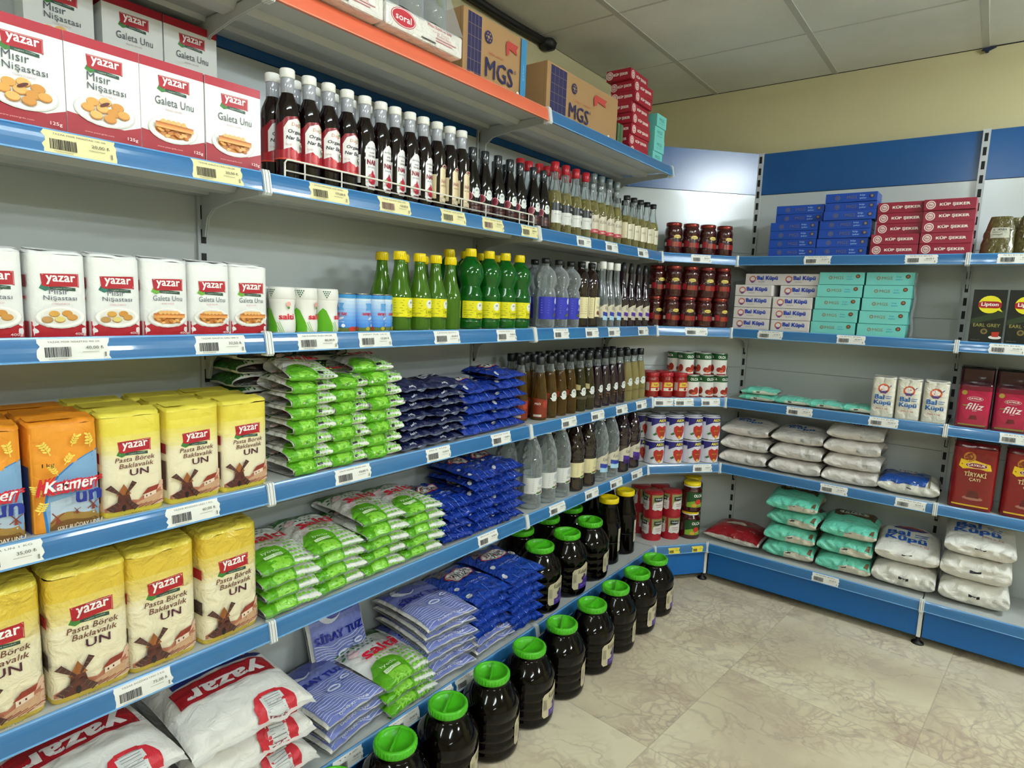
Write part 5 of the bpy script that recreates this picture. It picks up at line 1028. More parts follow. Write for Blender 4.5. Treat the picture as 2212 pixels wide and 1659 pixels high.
def jarlid(lid, bar=True):
    def ex(r):
        l = M(); R = .0530
        l.lathe([(R, 0), (R+.002, .003), (R+.002, .018), (R-.001, .022), (R-.006, .0225), (R-.008, .019), (R-.009, .010), (0, .009)], lid, 32, 0, 0, .224)
        for i in range(36):
            a = 2*pi*i/36; l.tube([((R+.002)*math.cos(a), (R+.002)*math.sin(a), .230), ((R+.002)*math.cos(a), (R+.002)*math.sin(a), .243)], .0008, lid, 4)
        o = l.obj('lid', r)
        if bar: h = M(); h.box((-R+.008, -.0028, .2345), (R-.008, .0028, .2465), lid, .001); h.obj('lid_grip', o)
    return ex
mjar = lambda: vessel('molasses_jar', pjar, 'syrup_dark', None, None, place(Dmj, 0, .0, 1.28), .0884, extra=jarlid('lid_green'), n=36)
fy = [.045, .235, .429, .623, .815, 1.010, 1.208, 1.395, 1.582, 1.772]
lang = [.9, .9, .85, .95, .5, .85, .35, .8, .4, .45]
for i, y in enumerate(fy):
    put('mj', mjar, 'jar', (.178+J(.004), y, 0), RL+lang[i]-.35, 'dark molasses jar with green lid on the floor, %s from the camera' % (ORD[i] if i < 9 else 'tenth and farthest'), 'green-lidded molasses jars in a row on the floor')
for i, (x, y, t) in enumerate([(-.020, 1.138, .0), (-.015, 1.322, -.15), (-.02, 1.510, .3), (-.177, 1.225, 0), (-.177, 1.415, 0), (-.177, 1.605, 0)]):
    put('mj', None, 'jar', (x, y, zE), RL+t, 'dark molasses jar with green lid on the bottom deck, %s' % ['front row nearest the blue salt', 'front row middle', 'front row next to yellow-lidded jars', 'back row near the blue salt', 'back row middle', 'back row far'][i], 'green-lidded molasses jars on the bottom deck')
Dyj = [('p', '#c9c2a4', [(-.020, .060), (.026, .060), (.026, .165), (-.020, .165)]), ('l', '#8f8972', [(-.017, .063), (.023, .063), (.023, .162), (-.017, .162), (-.017, .063)], .0009), ('p', '#4a4638', [(-.004, .118), (.010, .118), (.006, .130), (.004, .146), (.002, .130)]), ('e', '#6a6450', .003, .116, .012, .004), ('t', '#5c5644', 'PEKMEZ', .003, .100, .034, .007, 1)]+[('l', '#9a947c', [(-.012, .09-j*.005), (.018, .09-j*.005)], .001) for j in range(5)]
def yjar():
    def ex(r):
        l = M(); R = .044; l.lathe([(R, 0), (R+.001, .003), (R+.001, .020), (R-.002, .023), (R-.006, .023), (R-.008, .018), (0, .017)], 'cap_yellow', 32, 0, 0, .278); l.obj('lid', r)
    return vessel('molasses_jar', smoothp([(.050, 0), (.058, .006), (.0585, .02), (.0585, .10), (.0575, .104), (.0575, .108), (.0585, .112), (.0585, .175), (.055, .205), (.045, .245), (.041, .262), (.041, .282)]), 'syrup_dark', None, None, Dyj, .0592, extra=ex, n=34)
for i, (x, y) in enumerate([(-.030, 1.692), (-.030, 1.848), (-.155, 1.76), (-.155, 1.89)]):
    put('yj', yjar, 'jar', (x, y, zE), RL+.25, 'tall dark jar with yellow lid and narrow beige label, %s' % ['front left', 'front right', 'rear left', 'rear right'][i], 'yellow-lidded molasses jars')
# corner E
def EP(s, b_, z): p = EA+ED*s+EN*b_; return (p.x, p.y, z)
Dtk = [('r', '#a01d28', -.16, .003, .16, .118)]
for q in (-.078, .0, .078, .15): Dtk += [('p', '#8f8f58', [(q-.03, .050), (q-.032, .112), (q+.036, .112), (q+.036, .095), (q+.0, .08)]), ('p', '#dcdad4', [(q-.022, .072), (q-.028, .040), (q-.014, .034), (q+.0, .038), (q+.02, .030), (q+.034, .038), (q+.034, .080), (q+.024, .084), (q+.008, .078)]), ('r', '#1e2a2a', q-.020, .080, q+.024, .100), ('t', '#c9d2cc', 'tukaş', q+.002, .091, .032, .011, 2), ('t', '#a02a34', 'domates', q+.005, .063, .032, .007, 1), ('t', '#a02a34', 'salçası', q+.006, .052, .030, .007, 1), ('e', '#d8d2c8', q+.028, .088, .005, .005)]
tk = tin(.0478, .121, '#a01d28.v', Dtk, name='paste_tin', rim='cap_red', turn=.1)
for lv in (0, 1):
    for i, (s, b_) in enumerate([(.045, .115), (.147, .115), (.03, .218), (.135, .218)]):
        put('tk', tk, 'tin', EP(s, b_, zE+lv*.1225), RC+J(.15), 'red and white tomato paste tin in the bottom corner, %s layer, %s' % (['lower', 'upper'][lv], ['front left', 'front right', 'back left', 'back right'][i]), 'red tomato paste tins on the corner deck')
Doj = [('p', '#1f4a24', [(-.045, .045), (.0, .045), (-.002, .098), (-.045, .098)]), ('p', '#7fa62c', [(-.045, .022), (.038, .022), (.038, .045), (-.01, .055), (-.045, .045)]), ('p', '#1f4a24', [(-.004, .045), (.038, .045), (.038, .098), (-.004, .098)]), ('e', '#c8352a', .012, .050, .015, .014), ('e', '#d9a03a', -.008, .032, .012, .009), ('t', '#f0efe6', 'OLCA', .010, .082, .044, .015, 3), ('t', '#f0dcd8', 'salça', .016, .036, .018, .006, 1)]
def ojar():
    def ex(r):
        M().lathe([(.042, .128), (.0425, .130), (.0425, .142), (.040, .144), (0, .1435)], 'cap_yellow', 28).obj('lid', r); M().lathe([(.0415, .122), (.0425, .123), (.0425, .1275), (.041, .128)], 'cap_white', 28).obj('seal_ring', r)
    return vessel('paste_jar', smoothp([(.046, 0), (.0515, .005), (.0515, .095), (.048, .110), (.041, .120), (.040, .128)]), 'jam_red', None, None, Doj, .0522, extra=ex, n=30)
for lv in (0, 1):
    for i, (s, b_) in enumerate([(.253, .105), (.315, .20)]):
        put('oj', ojar, 'jar', EP(s, b_, zE+lv*.1445), RC-.05, 'yellow-lidded paste jar in the bottom corner, %s layer, %s' % (['lower', 'upper'][lv], ['front', 'behind at right'][i]), 'yellow-lidded paste jars')

# ------------------------------------------------------------------ back wall run: sugar and tea
def bluebox():
    w, d, h = .200, .11, .0378; c = '#1d49a8'
    D = [('r', c, -w/2+.001, .001, w/2-.001, h-.001), ('e', '#6a6674', -w*.26, h*.5, .0105, .0105)]
    for a in range(6): D.append(('e', c, -w*.26+.006*math.cos(a*pi/3), h*.5+.006*math.sin(a*pi/3), .0022, .0022))
    D += [('t', '#6a6480', 'MGS', w*.02, h*.5, w*.20, h*.36, 1), ('t', '#a9c8f0', 'küp', w*.22, h*.66, w*.10, h*.24, 1), ('t', '#a9c8f0', 'şeker', w*.235, h*.34, w*.13, h*.22, 1), ('e', '#3a3450', w*.40, h*.55, .0085, .0085), ('e', '#8a7a70', w*.40, h*.55, .0055, .0055)]
    return carton(w, d, h, '#1a429c', D, left=[('e', '#6a6674', 0, h*.5, .008, .008)], name='sugar_cube_box')
gb = 'blue sugar cube boxes'
for k in range(6): put('bb', bluebox, 'sugar box', RP(.494+(.014 if k > 3 else 0), .062+(.022 if k > 3 else 0), zA+k*.0383), RR+J(.02), 'blue sugar cube box in the left blue stack, %s of six' % stackpos(k, 6), gb)
for k in range(7): put('bb', None, 'sugar box', RP(.702+(.012 if k > 3 else 0)-(.006 if k < 2 else 0), .062+(.014 if k > 4 else 0)+.004*(k % 2), zA+k*.0383), RR+J(.02), 'blue sugar cube box in the taller right blue stack, %s of seven' % stackpos(k, 7), gb)
def kup2():
    w, d, h = .172, .11, .0432; return carton(w, d, h, '#98202f', kup_front(w, h, '#8f2038'), left=[('e', '#e8d2cc', 0, h*.5, .012, .012)], top=[('t', '#e8d2cc', 'KÜP ŞEKER', 0, 0, .11, .02, 3)], name='sugar_cube_box')
for k in range(5):
    put('k2', kup2, 'sugar box', RP(.894+(.012 if k > 1 else 0), .062+(.016 if k > 1 else 0), zA+k*.0437), RR+J(.02), 'dark red sugar cube box, back wall, left red stack, %s' % stackpos(k, 5), 'red sugar cube boxes on the back wall')
    put('k2', None, 'sugar box', RP(1.071, .060+(.008 if k == 3 else 0), zA+k*.0437), RR+J(.02), 'dark red sugar cube box, back wall, right red stack, %s' % stackpos(k, 5), 'red sugar cube boxes on the back wall')
def balbox():
    w, d, h = .168, .11, .0515
    D = [('e', '#c9705a', -w*.30, h*.52, .0155, .0155), ('e', '#e9dfe0', -w*.30, h*.54, .0105, .009), ('p', '#7a4a86', [(-w*.30-.012, h*.36), (-w*.30+.012, h*.36), (-w*.30+.004, h*.18), (-w*.30-.004, h*.18)]), ('l', '#c9705a', [(-w*.22, h*.6), (-w*.18, h*.8)], .002), ('t', '#1c3fae', 'Bal Küpü', w*.10, h*.58, w*.56, h*.46, 4), ('t', '#5a5a78', 'Küp Şeker', -w*.04, h*.28, w*.18, h*.12), ('t', '#c9a0a0', 'Net 750 g', w*.34, h*.12, w*.18, h*.08)]
    return carton(w, d, h, '#dcd6d2', D, left=[('r', '#6a78b4', -.03, .008, .02, .04)], top=[('t', '#2448b0', 'Bal Küpü', 0, 0, .11, .026, 3)], name='sugar_cube_box')
for k in range(5):
    put('bl', balbox, 'sugar box', RP(.342+(.034 if k == 4 else 0), .060+(.03 if k == 4 else 0), zB+k*.0532), RR+J(.015), 'white sugar cube box beside the paste jars, left white stack, %s of five' % stackpos(k, 5), 'white sugar cube boxes')
    put('bl', None, 'sugar box', RP(.518+(.022 if k > 2 else 0), .060+(.028 if k > 2 else 0), zB+k*.0532), RR+J(.015), 'white sugar cube box beside the mint boxes, right white stack, %s of five' % stackpos(k, 5), 'white sugar cube boxes')
for k in range(5):
    put('tb', lambda: tealbox(.178, .11, .0532), 'sugar box', RP(.697+.003*k, .060+.004*k, zB+k*.0545), RR+J(.02), 'mint sugar cube box on the back wall, left mint stack, %s of five' % stackpos(k, 5), 'mint sugar cube boxes on the back wall')
    put('tb', None, 'sugar box', RP(.882+.003*k, .062+.004*k, zB+k*.0545), RR+J(.025), 'mint sugar cube box on the back wall, right mint stack, %s of five' % stackpos(k, 5), 'mint sugar cube boxes on the back wall')
m = M(); wv = lambda u, v: (u+.006*math.sin(v*40), -.003*math.sin(u*55)*math.sin(v*23), v)
m.grid(lambda u, v: (.0035*math.sin(v*50), u, v), [-.05+.1*i/10 for i in range(11)], [i*.027 for i in range(11)], 'film_clear')
tag(m.obj('plastic_wrap', None, RP(.986, .062, zB+.0005), 0), 'loose clear plastic wrap on the right side of the mint boxes', 'plastic wrap')
# shelf C right: small flat bags and tall sugar packs
TE = lambda sd: (lambda: pillow('sugar_bag', .165, .13, .036, '#d9dbc8', lambda Sx: [('p', '#72ceb6', [(-.081, -.014), (-.03, -.014), (-.025, .006), (.02, .008), (.081, .006), (.081, Sx*.97), (-.081, Sx*.97)]), ('r', '#26332c', -.012, .000, .004, .004), ('e', '#e2e2d2', 0, Sx*.6, .04, .014)], seed=sd+201, fin='f', amp=.10, fat=.5, flat=.6))
for i, (x, k) in enumerate([(.400, 0), (.400, 1), (.552, 0), (.690, 0), (.828, 0)]):
    put('te%d' % (i % 3), TE(i % 3), 'sugar bag', RP(x+.004*k, .075+.012*(i > 1), zC+k*.030), RR+J(.06), 'small flat mint green sugar bag on the fourth shelf, %s' % ['lower of the pair at left', 'upper of the pair at left', 'next to the pair', 'third along the shelf', 'next to the white packs'][i], 'small mint green sugar bags')
def balpack(sd): 
    D = [('e', '#d9603a', .0, .122, .021, .021), ('e', '#efe4dc', .0, .124, .015, .013), ('p', '#5a4a8c', [(-.016, .112), (.016, .112), (.008, .100), (0, .105), (-.008, .100)]), ('l', '#4a4a86', [(.020, .130), (.028, .138)], .003), ('t', '#2a6ab4', 'Bal', -.012, .086, .036, .020, 3), ('t', '#2a6ab4', 'Küpü', .0, .060, .062, .024, 3), ('l', '#5a8ac4', [(.012, .090), (.032, .090)], .003), ('l', '#5a8ac4', [(.012, .082), (.030, .082)], .003), ('t', '#cf5a48', 'Net 1 kg', 0, .036, .042, .007, 1)]
    return block_bag('sugar_packet', .088, .06, .172, '#e6e2d2', '#e0dcce', D, seed=60+sd, fin='f', amp=.002, lean=.1)
for i, x in enumerate((.918, 1.010, 1.104)): put('bp%d' % i, lambda: balpack(i), 'sugar packet', RP(x, .048, zC+.0005), RR+J(.05), 'upright white one kilo sugar packet, %s' % ['leftmost of three', 'middle of three', 'rightmost, beside the tea'][i], 'upright white sugar packets')
# shelf D right
def s3(sd, wedge=0):
    def des(Sx):
        D = [('t', '#2a68b4', 'Bal', -.03, Sx*.56, .085, Sx*.11, 3), ('t', '#2a68b4', 'Küpü', .0, Sx*.43, .115, Sx*.12, 3), ('t', '#cf6a58', 'Net 3 kg', .02, Sx*.33, .07, .008, 1), ('r', '#c9c6c0', .02, -.010, .10, .012)]
        return D
    return lambda: pillow('sugar_bag', .225, .20, .0725, '#e4ded8', des, seed=sd+221, fin='w', amp=.085, fat=.24, flat=.55, e=2.7, wedge=wedge, horn=.02, nu=36, nv=34)
for x, n, nm in ((.358, 3, 'left'), (.594, 3, 'middle'), (.826, 4, 'tallest')):
    bagstack('s3_', s3, n, x, 2.297+.118, zD, .0715 if n == 3 else .0670, 'sugar bag', 'white sugar bag on the fifth shelf of the back wall, '+nm+' stack, %s', 'white sugar bags on the back wall', rot=RR, nv=2, rj=.03, jit=.003)
put('mg3', lambda: pillow('sugar_bag', .225, .19, .085, '#e2dfd4', lambda Sx: [('p', '#1c4a98', [(-.108, .018), (.06, .018), (.075, Sx*.3), (.07, Sx*.9), (-.108, Sx*.9)]), ('e', '#6a6c74', -.01, Sx*.60, .06, Sx*.12), ('e', '#c9ccd0', -.01, Sx*.60, .053, Sx*.10), ('t', '#2a2c34', 'MGS', -.01, Sx*.60, .07, Sx*.10, 2), ('r', '#2a3448', -.005, .0, .012, .004), ('r', '#8a7a58', .072, .02, .078, Sx*.8)], seed=241, fin='f', amp=.09, fat=.3, flat=.55, e=2.8), 'sugar bag', RP(1.045, .115, zD), RR+.03, 'blue and white sugar bag lying alone beside the tea packets')
# shelf E right
put('rdb', lambda: pillow('sugar_bag', .275, .24, .085, '#d8cfc4', lambda Sx: [('p', '#8c141d', [(-.13, .012), (.13, .012), (.13, Sx*.97), (-.13, Sx*.97)]), ('p', '#d8cfb8', arc(-.01, Sx*.42, .055, Sx*.13, 0, 180, 10)), ('t', '#c46a6a', 'ŞEKER', .01, Sx*.66, .09, Sx*.07, 2), ('e', '#b04a50', 0, Sx*.78, .03, Sx*.05), ('t', '#d8b8b0', '5 kg', .085, Sx*.30, .025, .009, 1), ('l', '#b86a68', [(-.05, Sx*.2), (.05, Sx*.2)], .003), ('p', '#4a6a3a', [(.03, Sx*.40), (.06, Sx*.42), (.05, Sx*.55)])], seed=251, fin='f', amp=.06, fat=.55, flat=.62), 'sugar bag', (.352, 2.262+.125, zE), RR-.04, 'dark red sugar bag lying flat at the corner end of the bottom deck')
def mg5(sd, wedge=0):
    def des(Sx):
        D = [('p', '#6ccdb2', [(-.109, -.030), (-.018, -.030), (-.014, .010), (.04, .014), (.109, .012), (.109, Sx*.97), (-.109, Sx*.97)]), ('r', '#3a3c38', -.010, .0, .014, .006)]
        D += [('p', '#55422c', [(-.085, Sx*.80), (-.08, Sx*.55), (-.06, Sx*.50), (-.02, Sx*.54), (.03, Sx*.50), (.07, Sx*.54), (.09, Sx*.50), (.095, Sx*.82)]), ('e', '#d9d6c8', .0, Sx*.66, .062, Sx*.095), ('e', '#55422c', .0, Sx*.66, .057, Sx*.088), ('e', '#dcd9cc', .0, Sx*.66, .055, Sx*.085), ('t', '#23262c', 'MGS', .0, Sx*.66, .085, Sx*.11, 2), ('t', '#a9dccb', 'toz', -.01, Sx*.36, .03, .009, 1), ('t', '#a9dccb', 'şeker', .0, Sx*.30, .05, .010, 1), ('p', '#6a5438', [(.080, .02), (.098, .02), (.098, .06), (.088, .05)])]
        return D
    return lambda: pillow('sugar_bag', .222, .225, .084, '#dcd6c4', des, seed=sd+261, fin='f', amp=.07, fat=.30, flat=.56, e=2.6, horn=.03, wedge=wedge, nu=36, nv=34)
for k in range(4): put('m5%d%d' % (k % 2, k == 3), mg5(k % 2, .45*(k == 3)), 'sugar bag', (.610+[0, -.004, .016, -.004][k], 2.262+.118+[0, 0, .012, -.002][k], zE+[0, .075, .152, .228][k]), RR+[.02, .05, -.12, .04][k], 'mint green sugar bag on the bottom deck, four-high left stack, %s' % stackpos(k, 4), 'mint green sugar bags on the bottom deck')
for k in range(3): put('m5%d%d' % ((k+1) % 2, k == 2), mg5(1, .45), 'sugar bag', (.840+.004*k, 2.262+.122, zE+k*.080), RR+[.03, -.02, .02][k], 'mint green sugar bag on the bottom deck, three-high right stack, %s' % stackpos(k, 3), 'mint green sugar bags on the bottom deck')
def b5(sd, wedge=0):
    def des(Sx): return [('r', '#1c1c20', -.016, .000, .020, .009), ('t', '#2560c4', 'Bal', -.042, Sx*.52, .085, Sx*.12, 3), ('t', '#2560c4', 'Küpü', -.012, Sx*.38, .155, Sx*.15, 3), ('l', '#4a7ac4', [(.02, Sx*.53), (.07, Sx*.53)], .005), ('l', '#4a7ac4', [(.02, Sx*.485), (.066, Sx*.485)], .005), ('p', '#4a4a84', arc(.0, Sx*.68, .065, Sx*.09, 180, 360, 10)), ('p', '#b8503c', arc(.0, Sx*.70, .05, Sx*.06, 180, 360, 10)), ('t', '#d06a58', 'Net 5 kg', .04, Sx*.285, .07, .009, 1)]
    return lambda: pillow('sugar_bag', .232, .235, .108, '#e6e3da', des, seed=sd+281, fin='w', amp=.06, fat=.22, flat=.52, e=2.7, wedge=wedge, horn=.02, nu=36, nv=34)
for k in range(2): put('b5%d%d' % (k % 2, k == 1), b5(k % 2, .62*(k == 1)), 'sugar bag', (1.072, 2.262+.128, zE+k*.106), RR+[.0, .03][k], 'large white sugar bag with blue lettering beside the mint bags, %s of two' % ['lower', 'upper'][k], 'large white sugar bags on the bottom deck')
for k in range(3): put('b5%d%d' % (k % 2, k == 2), b5(k % 2, .62*(k == 2)), 'sugar bag', (1.312, 2.262+.128, zE+k*.1), RR+[.02, -.02, .02][k], 'large white sugar bag with blue lettering at the right edge, %s of three' % stackpos(k, 3), 'large white sugar bags on the bottom deck')
# tea section
def lip():
    w, h = .105, .205
    D = [('r', '#171a16', -.0515, .001, .0515, h-.001), ('p', '#2c3a24', [(-.0515, .09), (.0515, .13), (.0515, .10), (-.0515, .07)]), ('e', '#e6dc2a', .002, .148, .036, .034), ('p', '#e6dc2a', [(.02, .13), (.044, .120), (.028, .142)]), ('p', '#a01c22', [(-.034, .154), (-.022, .160), (.026, .160), (.038, .154), (.038, .138), (.026, .134), (-.022, .134), (-.034, .138)]), ('t', '#f4f0ea', 'Lipton', .002, .147, .054, .018, 3),
         ('t', '#9c9450', 'EARL GREY', .0, .068, .084, .013, 1), ('e', '#7a6a3a', -.006, .044, .011, .011), ('e', '#2a2c20', -.006, .044, .006, .006), ('e', '#e6e2da', .030, .022, .020, .007), ('p', '#b83424', [(.020, .024), (.040, .024), (.042, .044), (.018, .042)]), ('t', '#8a8a80', 'Demlik Çay', -.03, .010, .028, .004)]
    return carton(w, .07, h, '#171a16', D, name='tea_packet', fin='v')
for i, x in enumerate((1.238, 1.350)): put('lip', lip, 'tea packet', RP(x, .045, zB+.0005), RR+J(.02), 'black tea packet with round yellow emblem, %s' % ['fully visible one', 'one cut off by the right picture edge'][i], 'black tea packets')
def filiz():
    D = [('p', '#a3163c', [(-.050, .014), (.050, .014), (.052, .150), (-.052, .150)]), ('e', '#c42450', .005, .085, .040, .045), ('e', '#b01c44', .005, .085, .044, .055), ('e', '#a08a3a', -.034, .140, .009, .009), ('e', '#d8c8c0', .002, .118, .026, .0085), ('e', '#a3163c', .002, .118, .0245, .0072), ('t', '#ecdcd8', 'ÇAYKUR', .002, .118, .040, .008, 3), ('t', '#f2e8e6', 'filiz', .004, .088, .058, .026, 1, .3), ('e', '#7a8a3a', -.028, .090, .008, .002), ('t', '#e8c8cc', 'çayı', .004, .070, .014, .006), ('p', '#6a1420', [(-.012, .036), (.016, .036), (.011, .052), (-.007, .052)]), ('r', '#8a7a3c', -.044, .010, .044, .016)]
    return block_bag('tea_packet', .112, .07, .178, '#6e1028', '#3a0c18', D, seed=71, fin='t', amp=.0012, lean=.1, topfrac=.95)
for i, x in enumerate((1.232, 1.350)):
    put('filtall', lambda: block_bag('tea_packet', .114, .075, .238, '#3c0914', '#14090c', [], seed=72, fin='t', amp=.0012, lean=.1), 'tea packet', RP(x, .135, zC+.0005), RR, 'tall dark glossy tea packet standing behind the crimson ones, %s' % ['left', 'right'][i], 'tall dark tea packets')
    for rw in range(1): put('fil', filiz, 'tea packet', RP(x, .045+.085*rw, zC+.0005), RR+J(.03), 'crimson tea packet on the fourth shelf, %s column, %s row' % (['left', 'right'][i], ['front', 'back'][rw]), 'crimson tea packets')
def tirya():
    D = [('p', '#7d0d13', [(-.066, .018), (.066, .018), (.066, .25), (-.066, .25)]), ('p', '#e6bf22', [(-.050, .175), (-.046, .204), (-.030, .200), (-.01, .206), (.02, .198), (.05, .192), (.056, .168), (.040, .166), (.02, .170), (-.02, .168), (-.036, .164)]), ('e', '#b8782c', -.018, .214, .020, .020), ('e', '#7a3a1c', -.018, .214, .013, .013), ('e', '#e0c4b8', .006, .182, .036, .011), ('e', '#7a1218', .006, .182, .034, .0095), ('t', '#ecdcd4', 'ÇAYKUR', .006, .182, .058, .011, 3), ('t', '#d9c48a', 'TİRYAKİ', .006, .148, .072, .022, 2), ('t', '#d9c48a', 'ÇAYI', .006, .124, .036, .015, 2), ('e', '#a8685c', .006, .048, .034, .008), ('p', '#5a1010', [(-.016, .050), (.028, .050), (.020, .078), (-.008, .078)]), ('r', '#e0b828', -.060, .014, .060, .020)]
    return block_bag('tea_packet', .148, .09, .272, '#7d0d13', '#5e0a10', D, seed=75, fin='t', amp=.0016, lean=.15, topfrac=.92, side=[('r', '#c9ccd0', -.044, .006, .02, .20)])
for i, x in enumerate((1.262, 1.430)): put('tir', tirya, 'tea packet', RP(x, .055, zD+.0005), RR+J(.02), 'large dark red tea packet with yellow ribbon, %s' % ['fully visible one', 'one cut off by the right picture edge'][i], 'large dark red tea packets')
mat('olive_bag', '#57502c', .22, bump=1.0, bscale=55, coat=.4)
def obag(sd):
    def b():
        m = M(); w, h = .115, .150
        f = lambda u, v: (u*(1-.42*(v/h)**2)+.004*noise.noise(Vector((v*40, sd, u*30))), -(.038*(1-.75*v/h)*math.sqrt(max(0, 1-(2*u/w)**2)))-.003*noise.noise(Vector((u*60, v*60, sd))), v)
        fb = lambda u, v: (f(u, v)[0], -f(u, v)[1], v)
        us = [-w/2+w*i/16 for i in range(17)]; vs = [h*j/14 for j in range(15)]
        m.grid(f, us, vs, 'olive_bag'); m.grid(fb, us, vs, 'olive_bag')
        m.decal([('r', '#b5b5a4', -.032, .062, .034, .104), ('t', '#4a4c44', 'SALAMURA', 0, .096, .05, .008, 2), ('l', '#8a8a7c', [(-.026, .086), (.0, .086)], .003), ('l', '#8a8a7c', [(-.026, .076), (.01, .076)], .003), ('l', '#8a8a7c', [(-.026, .068), (.02, .068)], .002)], f, 'f', seg=.012, base=.0012)
        return m.obj('leaf_bag')
    return b
for i, (x, y, a) in enumerate([(1.240, .07, 0), (1.340, .07, .1), (1.300, .14, .2)]): put('ob%d' % (i % 2), obag(i), 'food bag', RP(x, y, zA), RR+a, 'brown-green clear bag with white sticker on the second shelf at the right edge, %s' % ['left one', 'right one', 'rear one'][i], 'brown-green food bags', tilt=(-.12 if i < 2 else -.05, 0))

# ------------------------------------------------------------------ price tags in the rails
def pricetag(paper, price, title, w=.10, h=.036, pink=False, sd=0):
    r = random.Random(sd); D = [('t', '#8a8674', title, .0, h*.86, w*.74, h*.085, 1)]
    x = -w*.42
    while x < -w*.06:
        ww = r.choice([.0008, .0012, .0018]); D.append(('r', '#2e2c2e' if not pink else '#6a4650', x, h*.16, x+ww, h*.62)); x += ww+r.choice([.0007, .001])
    D += [('t', '#6a685c', price, w*.28, h*.56, w*.26, h*.17, 1), ('r', '#a8a594', w*.10, h*.36, w*.34, h*.385), ('r', '#8a887c', w*.42, h*.12, w*.445, h*.34), ('r', '#a8a594', -w*.38, h*.07, -w*.12, h*.095)]
    m = M(); n = 6; L = [(-w/2+.003*r.uniform(-1, 1), h*i/n) for i in range(n+1)]; R = [(w/2+.003*r.uniform(-1, 1), h*i/n) for i in range(n+1)]
    f = lambda u, v: (u, rail_y(v-.037)-.0006, v-.037)
    vs = []; fs = []
    for (a, b) in zip(L, R): vs += [f(*a), f(*b)]
    for i in range(n): fs.append((2*i, 2*i+1, 2*i+3, 2*i+2))
    vb = [(x_, y_+.0005, z_) for x_, y_, z_ in vs]; nv = len(vs)
    fs += [tuple(nv+q for q in reversed(fc)) for fc in list(fs)]
    m.add(vs+vb, fs, paper); m.decal(D, f, 'k', seg=.006, base=.0004, step=.0001)
    return m.obj('price_tag')
mat('paper_cream', '#e9dfa6', .6); mat('paper_white', '#ecebe4', .6); mat('paper_yellow', '#ecd83a', .6)
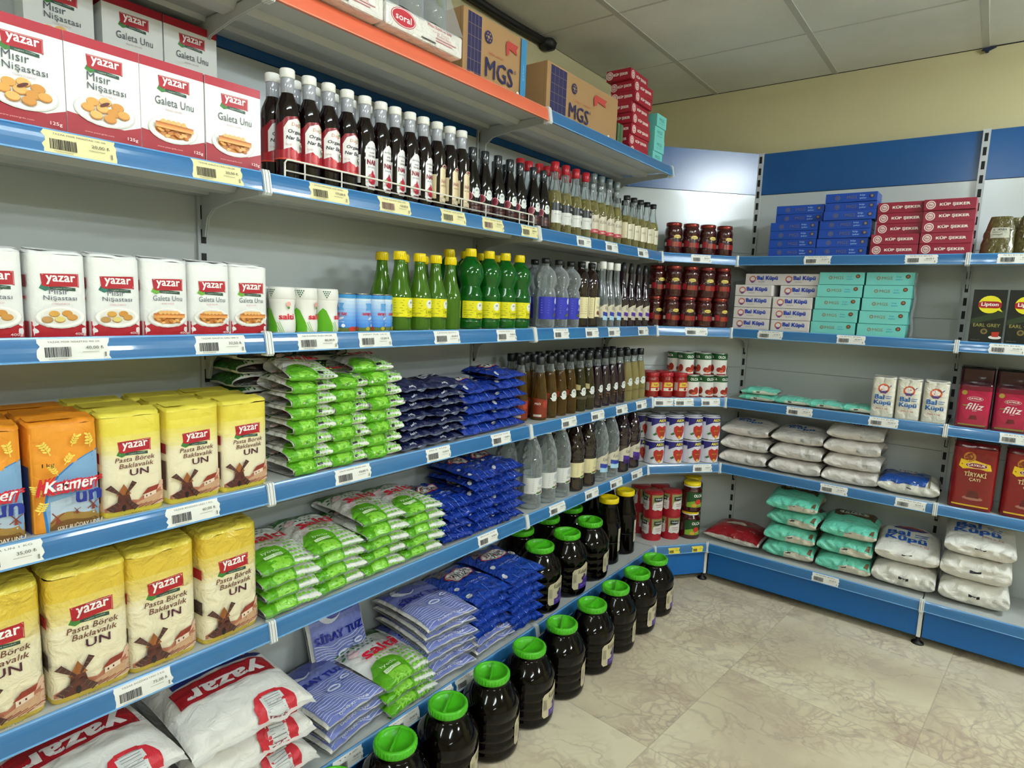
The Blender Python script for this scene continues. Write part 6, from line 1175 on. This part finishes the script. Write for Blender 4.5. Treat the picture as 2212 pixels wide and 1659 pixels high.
TAGS = [  # tier, y centre, width, price, title, where
 ('A', -.340, .105, '20,00 ₺', 'YAZAR MISIR NISASTASI 125 GR', 'under the starch boxes'), ('A', -.105, .10, '20,00 ₺', 'YAZAR GALETA UNU 125 GR', 'under the breadcrumb boxes'),
 ('A', .158, .105, '170,00 ₺', 'DOGA ORGANIK NAR EKSISI', 'under the red-labelled sauce bottles'), ('A', .358, .105, '120,00 ₺', 'NAR EKSISI 500 ML', 'under the white-labelled sauce bottles'), ('A', .577, .10, '120,00 ₺', 'NAR EKSISI', 'under the tan-labelled sauce bottles'), ('A', .755, .10, '70,00 ₺', 'NAR EKSILI SOS', 'under the black capsule bottles'), ('A', .945, .09, '85,00 ₺', 'SOS', 'at the right end of the wire guard'),
 ('A', 1.292, .10, '55,00 ₺', 'ELMA SIRKESI', 'under the red-capped vinegar'), ('A', 1.507, .10, '55,00 ₺', 'UZUM SIRKESI', 'under the grey capsule vinegar'), ('A', 1.788, .10, '45,00 ₺', 'SIRKE', 'under the small black-capped vinegar'),
 ('B', -.364, .105, '40,00 ₺', 'YAZAR MISIR NISASTASI 400 GR', 'under the starch packets'), ('B', -.107, .105, '32,50 ₺', 'YAZAR GALETA UNU 400 G', 'under the breadcrumb packets'), ('B', .126, .11, '40,00 ₺', 'SALTI SOFRA TUZU 250 GR', 'under the white salt jars'), ('B', .298, .105, '13,00 ₺', 'SARAY TUZ 125 G', 'under the blue salt tins'), ('B', .563, .105, '45,00 ₺', 'LIMON SUYU', 'under the slender lemon juice'), ('B', .842, .10, '70,00 ₺', 'LIMON SUYU 1 L', 'under the large lemon juice'),
 ('B', 1.167, .10, '55,00 ₺', 'SIRKE', 'under the blue-labelled vinegar'), ('B', 1.388, .10, '55,00 ₺', 'UZUM SIRKESI', 'under the dark cream-labelled vinegar'), ('B', 1.567, .10, '45,00 ₺', 'SIRKE', 'under the white-capped vinegar'), ('B', 1.839, .10, '45,00 ₺', 'SIRKE', 'under the purple-black vinegar'),
 ('C', -.480, .105, '35,00 ₺', 'KATMER UN 1 KG', 'under the orange flour, in the glare'), ('C', -.171, .105, '40,00 ₺', 'YAZAR BOZDAG UNU 1 KG', 'under the one kilo yellow flour'), ('C', .230, .11, '13,00 ₺', 'SALTI SOFRA TUZU 750', 'under the small green salt bags'), ('C', .538, .10, '13,00 ₺', 'SELE TUZ', 'under the navy salt bags'), ('C', .834, .10, '15,00 ₺', 'BILLUR TUZ', 'under the blue salt bags'),
 ('C', 1.250, .105, '75,00 ₺', 'SOS', 'under the amber bottles, first'), ('C', 1.470, .105, '75,00 ₺', 'SOS', 'under the olive brown bottles'), ('C', 1.680, .105, '75,00 ₺', 'SOS', 'under the purple-black conical bottles'), ('C', 1.871, .105, '75,00 ₺', 'SOS', 'under the straw-coloured bottles'),
 ('D', -.278, .105, '75,00 ₺', 'YAZAR BOZDAG UNU 2 KG', 'under the two kilo yellow flour'), ('D', .783, .10, '15,00 ₺', 'BILLUR TUZ', 'under the blue salt bags'), ('D', 1.198, .11, '60,00 ₺', 'BEYAZ SIRKE', 'under the clear litre bottles'), ('D', 1.458, .11, '60,00 ₺', 'UZUM SIRKESI', 'under the brown litre bottles'), ('D', 1.670, .11, '60,00 ₺', 'SIRKE', 'under the blue-labelled litre bottles'), ('D', 1.873, .11, '60,00 ₺', 'SIRKE', 'under the purple litre bottles'),
 ('E', .166, .09, '30,00 ₺', 'TUZ', 'under the first lilac salt bags'), ('E', .358, .11, '30,00 ₺', 'SALTI SOFRA TUZU', 'under the large green salt bags'), ('E', .512, .09, '30,00 ₺', 'TUZ 1,5 KG', 'left part under the tall lilac pile'), ('E', .620, .10, '30,00 ₺', 'SIRAY TUZ', 'right part under the tall lilac pile')]
tn = dict(A='second', B='third', C='fourth', D='fifth', E='bottom')
for i, (t, y, w, p, ti, wh) in enumerate(TAGS):
    o = pricetag('paper_cream' if t == 'A' and i < 7 else 'paper_white', p, ti, w, sd=i, pink=(i in (3, 5)))
    o.location = (fE if t == 'E' else 0, y, ZS[t]); o.rotation_euler = (0, 0, RL)
    tag(o, '%s price tag, %s left shelf rail, %s' % ('cream' if t == 'A' and i < 7 else 'white', tn[t], wh), 'price tag', 'price tags in the left wall rails')
for t, x, w, wh in (('A', .612, .11, 'under the blue boxes'), ('A', .998, .11, 'under the red boxes'), ('B', .441, .11, 'under the white boxes'), ('B', .776, .11, 'under the mint boxes'), ('C', .600, .11, 'under the small mint bags'), ('C', .934, .11, 'under the upright packets'), ('D', .773, .11, 'under the white bag stacks'), ('D', 1.066, .11, 'under the blue and white bag'), ('E', .789, .11, 'under the mint bags'), ('A', 1.30, .11, 'under the brown-green bags'), ('B', 1.31, .11, 'under the black tea packets'), ('C', 1.38, .11, 'under the crimson tea packets')):
    o = pricetag('paper_white', '45,00 ₺', 'SEKER', w, sd=int(x*100)); o.location = (x, 2.233 if t == 'E' else 2.297, ZS[t])
    tag(o, 'white price tag in the %s back wall shelf rail, %s' % (tn[t], wh), 'price tag', 'price tags in the back wall rails')
for t, s, w, wh in (('A', .202, .10, 'under the single row of paste jars'), ('B', .205, .115, 'under the double row of paste jars'), ('C', .064, .10, 'under the red-lidded jars'), ('C', .170, .10, 'between red-lidded jars and tomato tins'), ('C', .310, .10, 'under the tomato tins'), ('D', .295, .10, 'under the navy and white tins')):
    o = pricetag('paper_white', '90,00 ₺', 'SALCA', w, sd=int(s*1000)); p = CA+DC*s; o.location = (p.x, p.y, ZS[t]); o.rotation_euler = (0, 0, math.atan2(DC.y, DC.x))
    tag(o, 'white price tag in the %s corner shelf rail, %s' % (tn[t], wh), 'price tag', 'price tags in the corner rails')
for s, wh in ((.105, 'left one'), (.235, 'right one')):
    o = pricetag('paper_yellow', '90,00 ₺', 'SALCA', .058, .028, sd=int(s*1000)); p = EA+ED*s; o.location = (p.x, p.y, ZS['E']); o.rotation_euler = (0, 0, math.atan2(ED.y, ED.x))
    tag(o, 'small yellow price tag in the bottom corner rail, '+wh, 'price tag', 'yellow price tags')
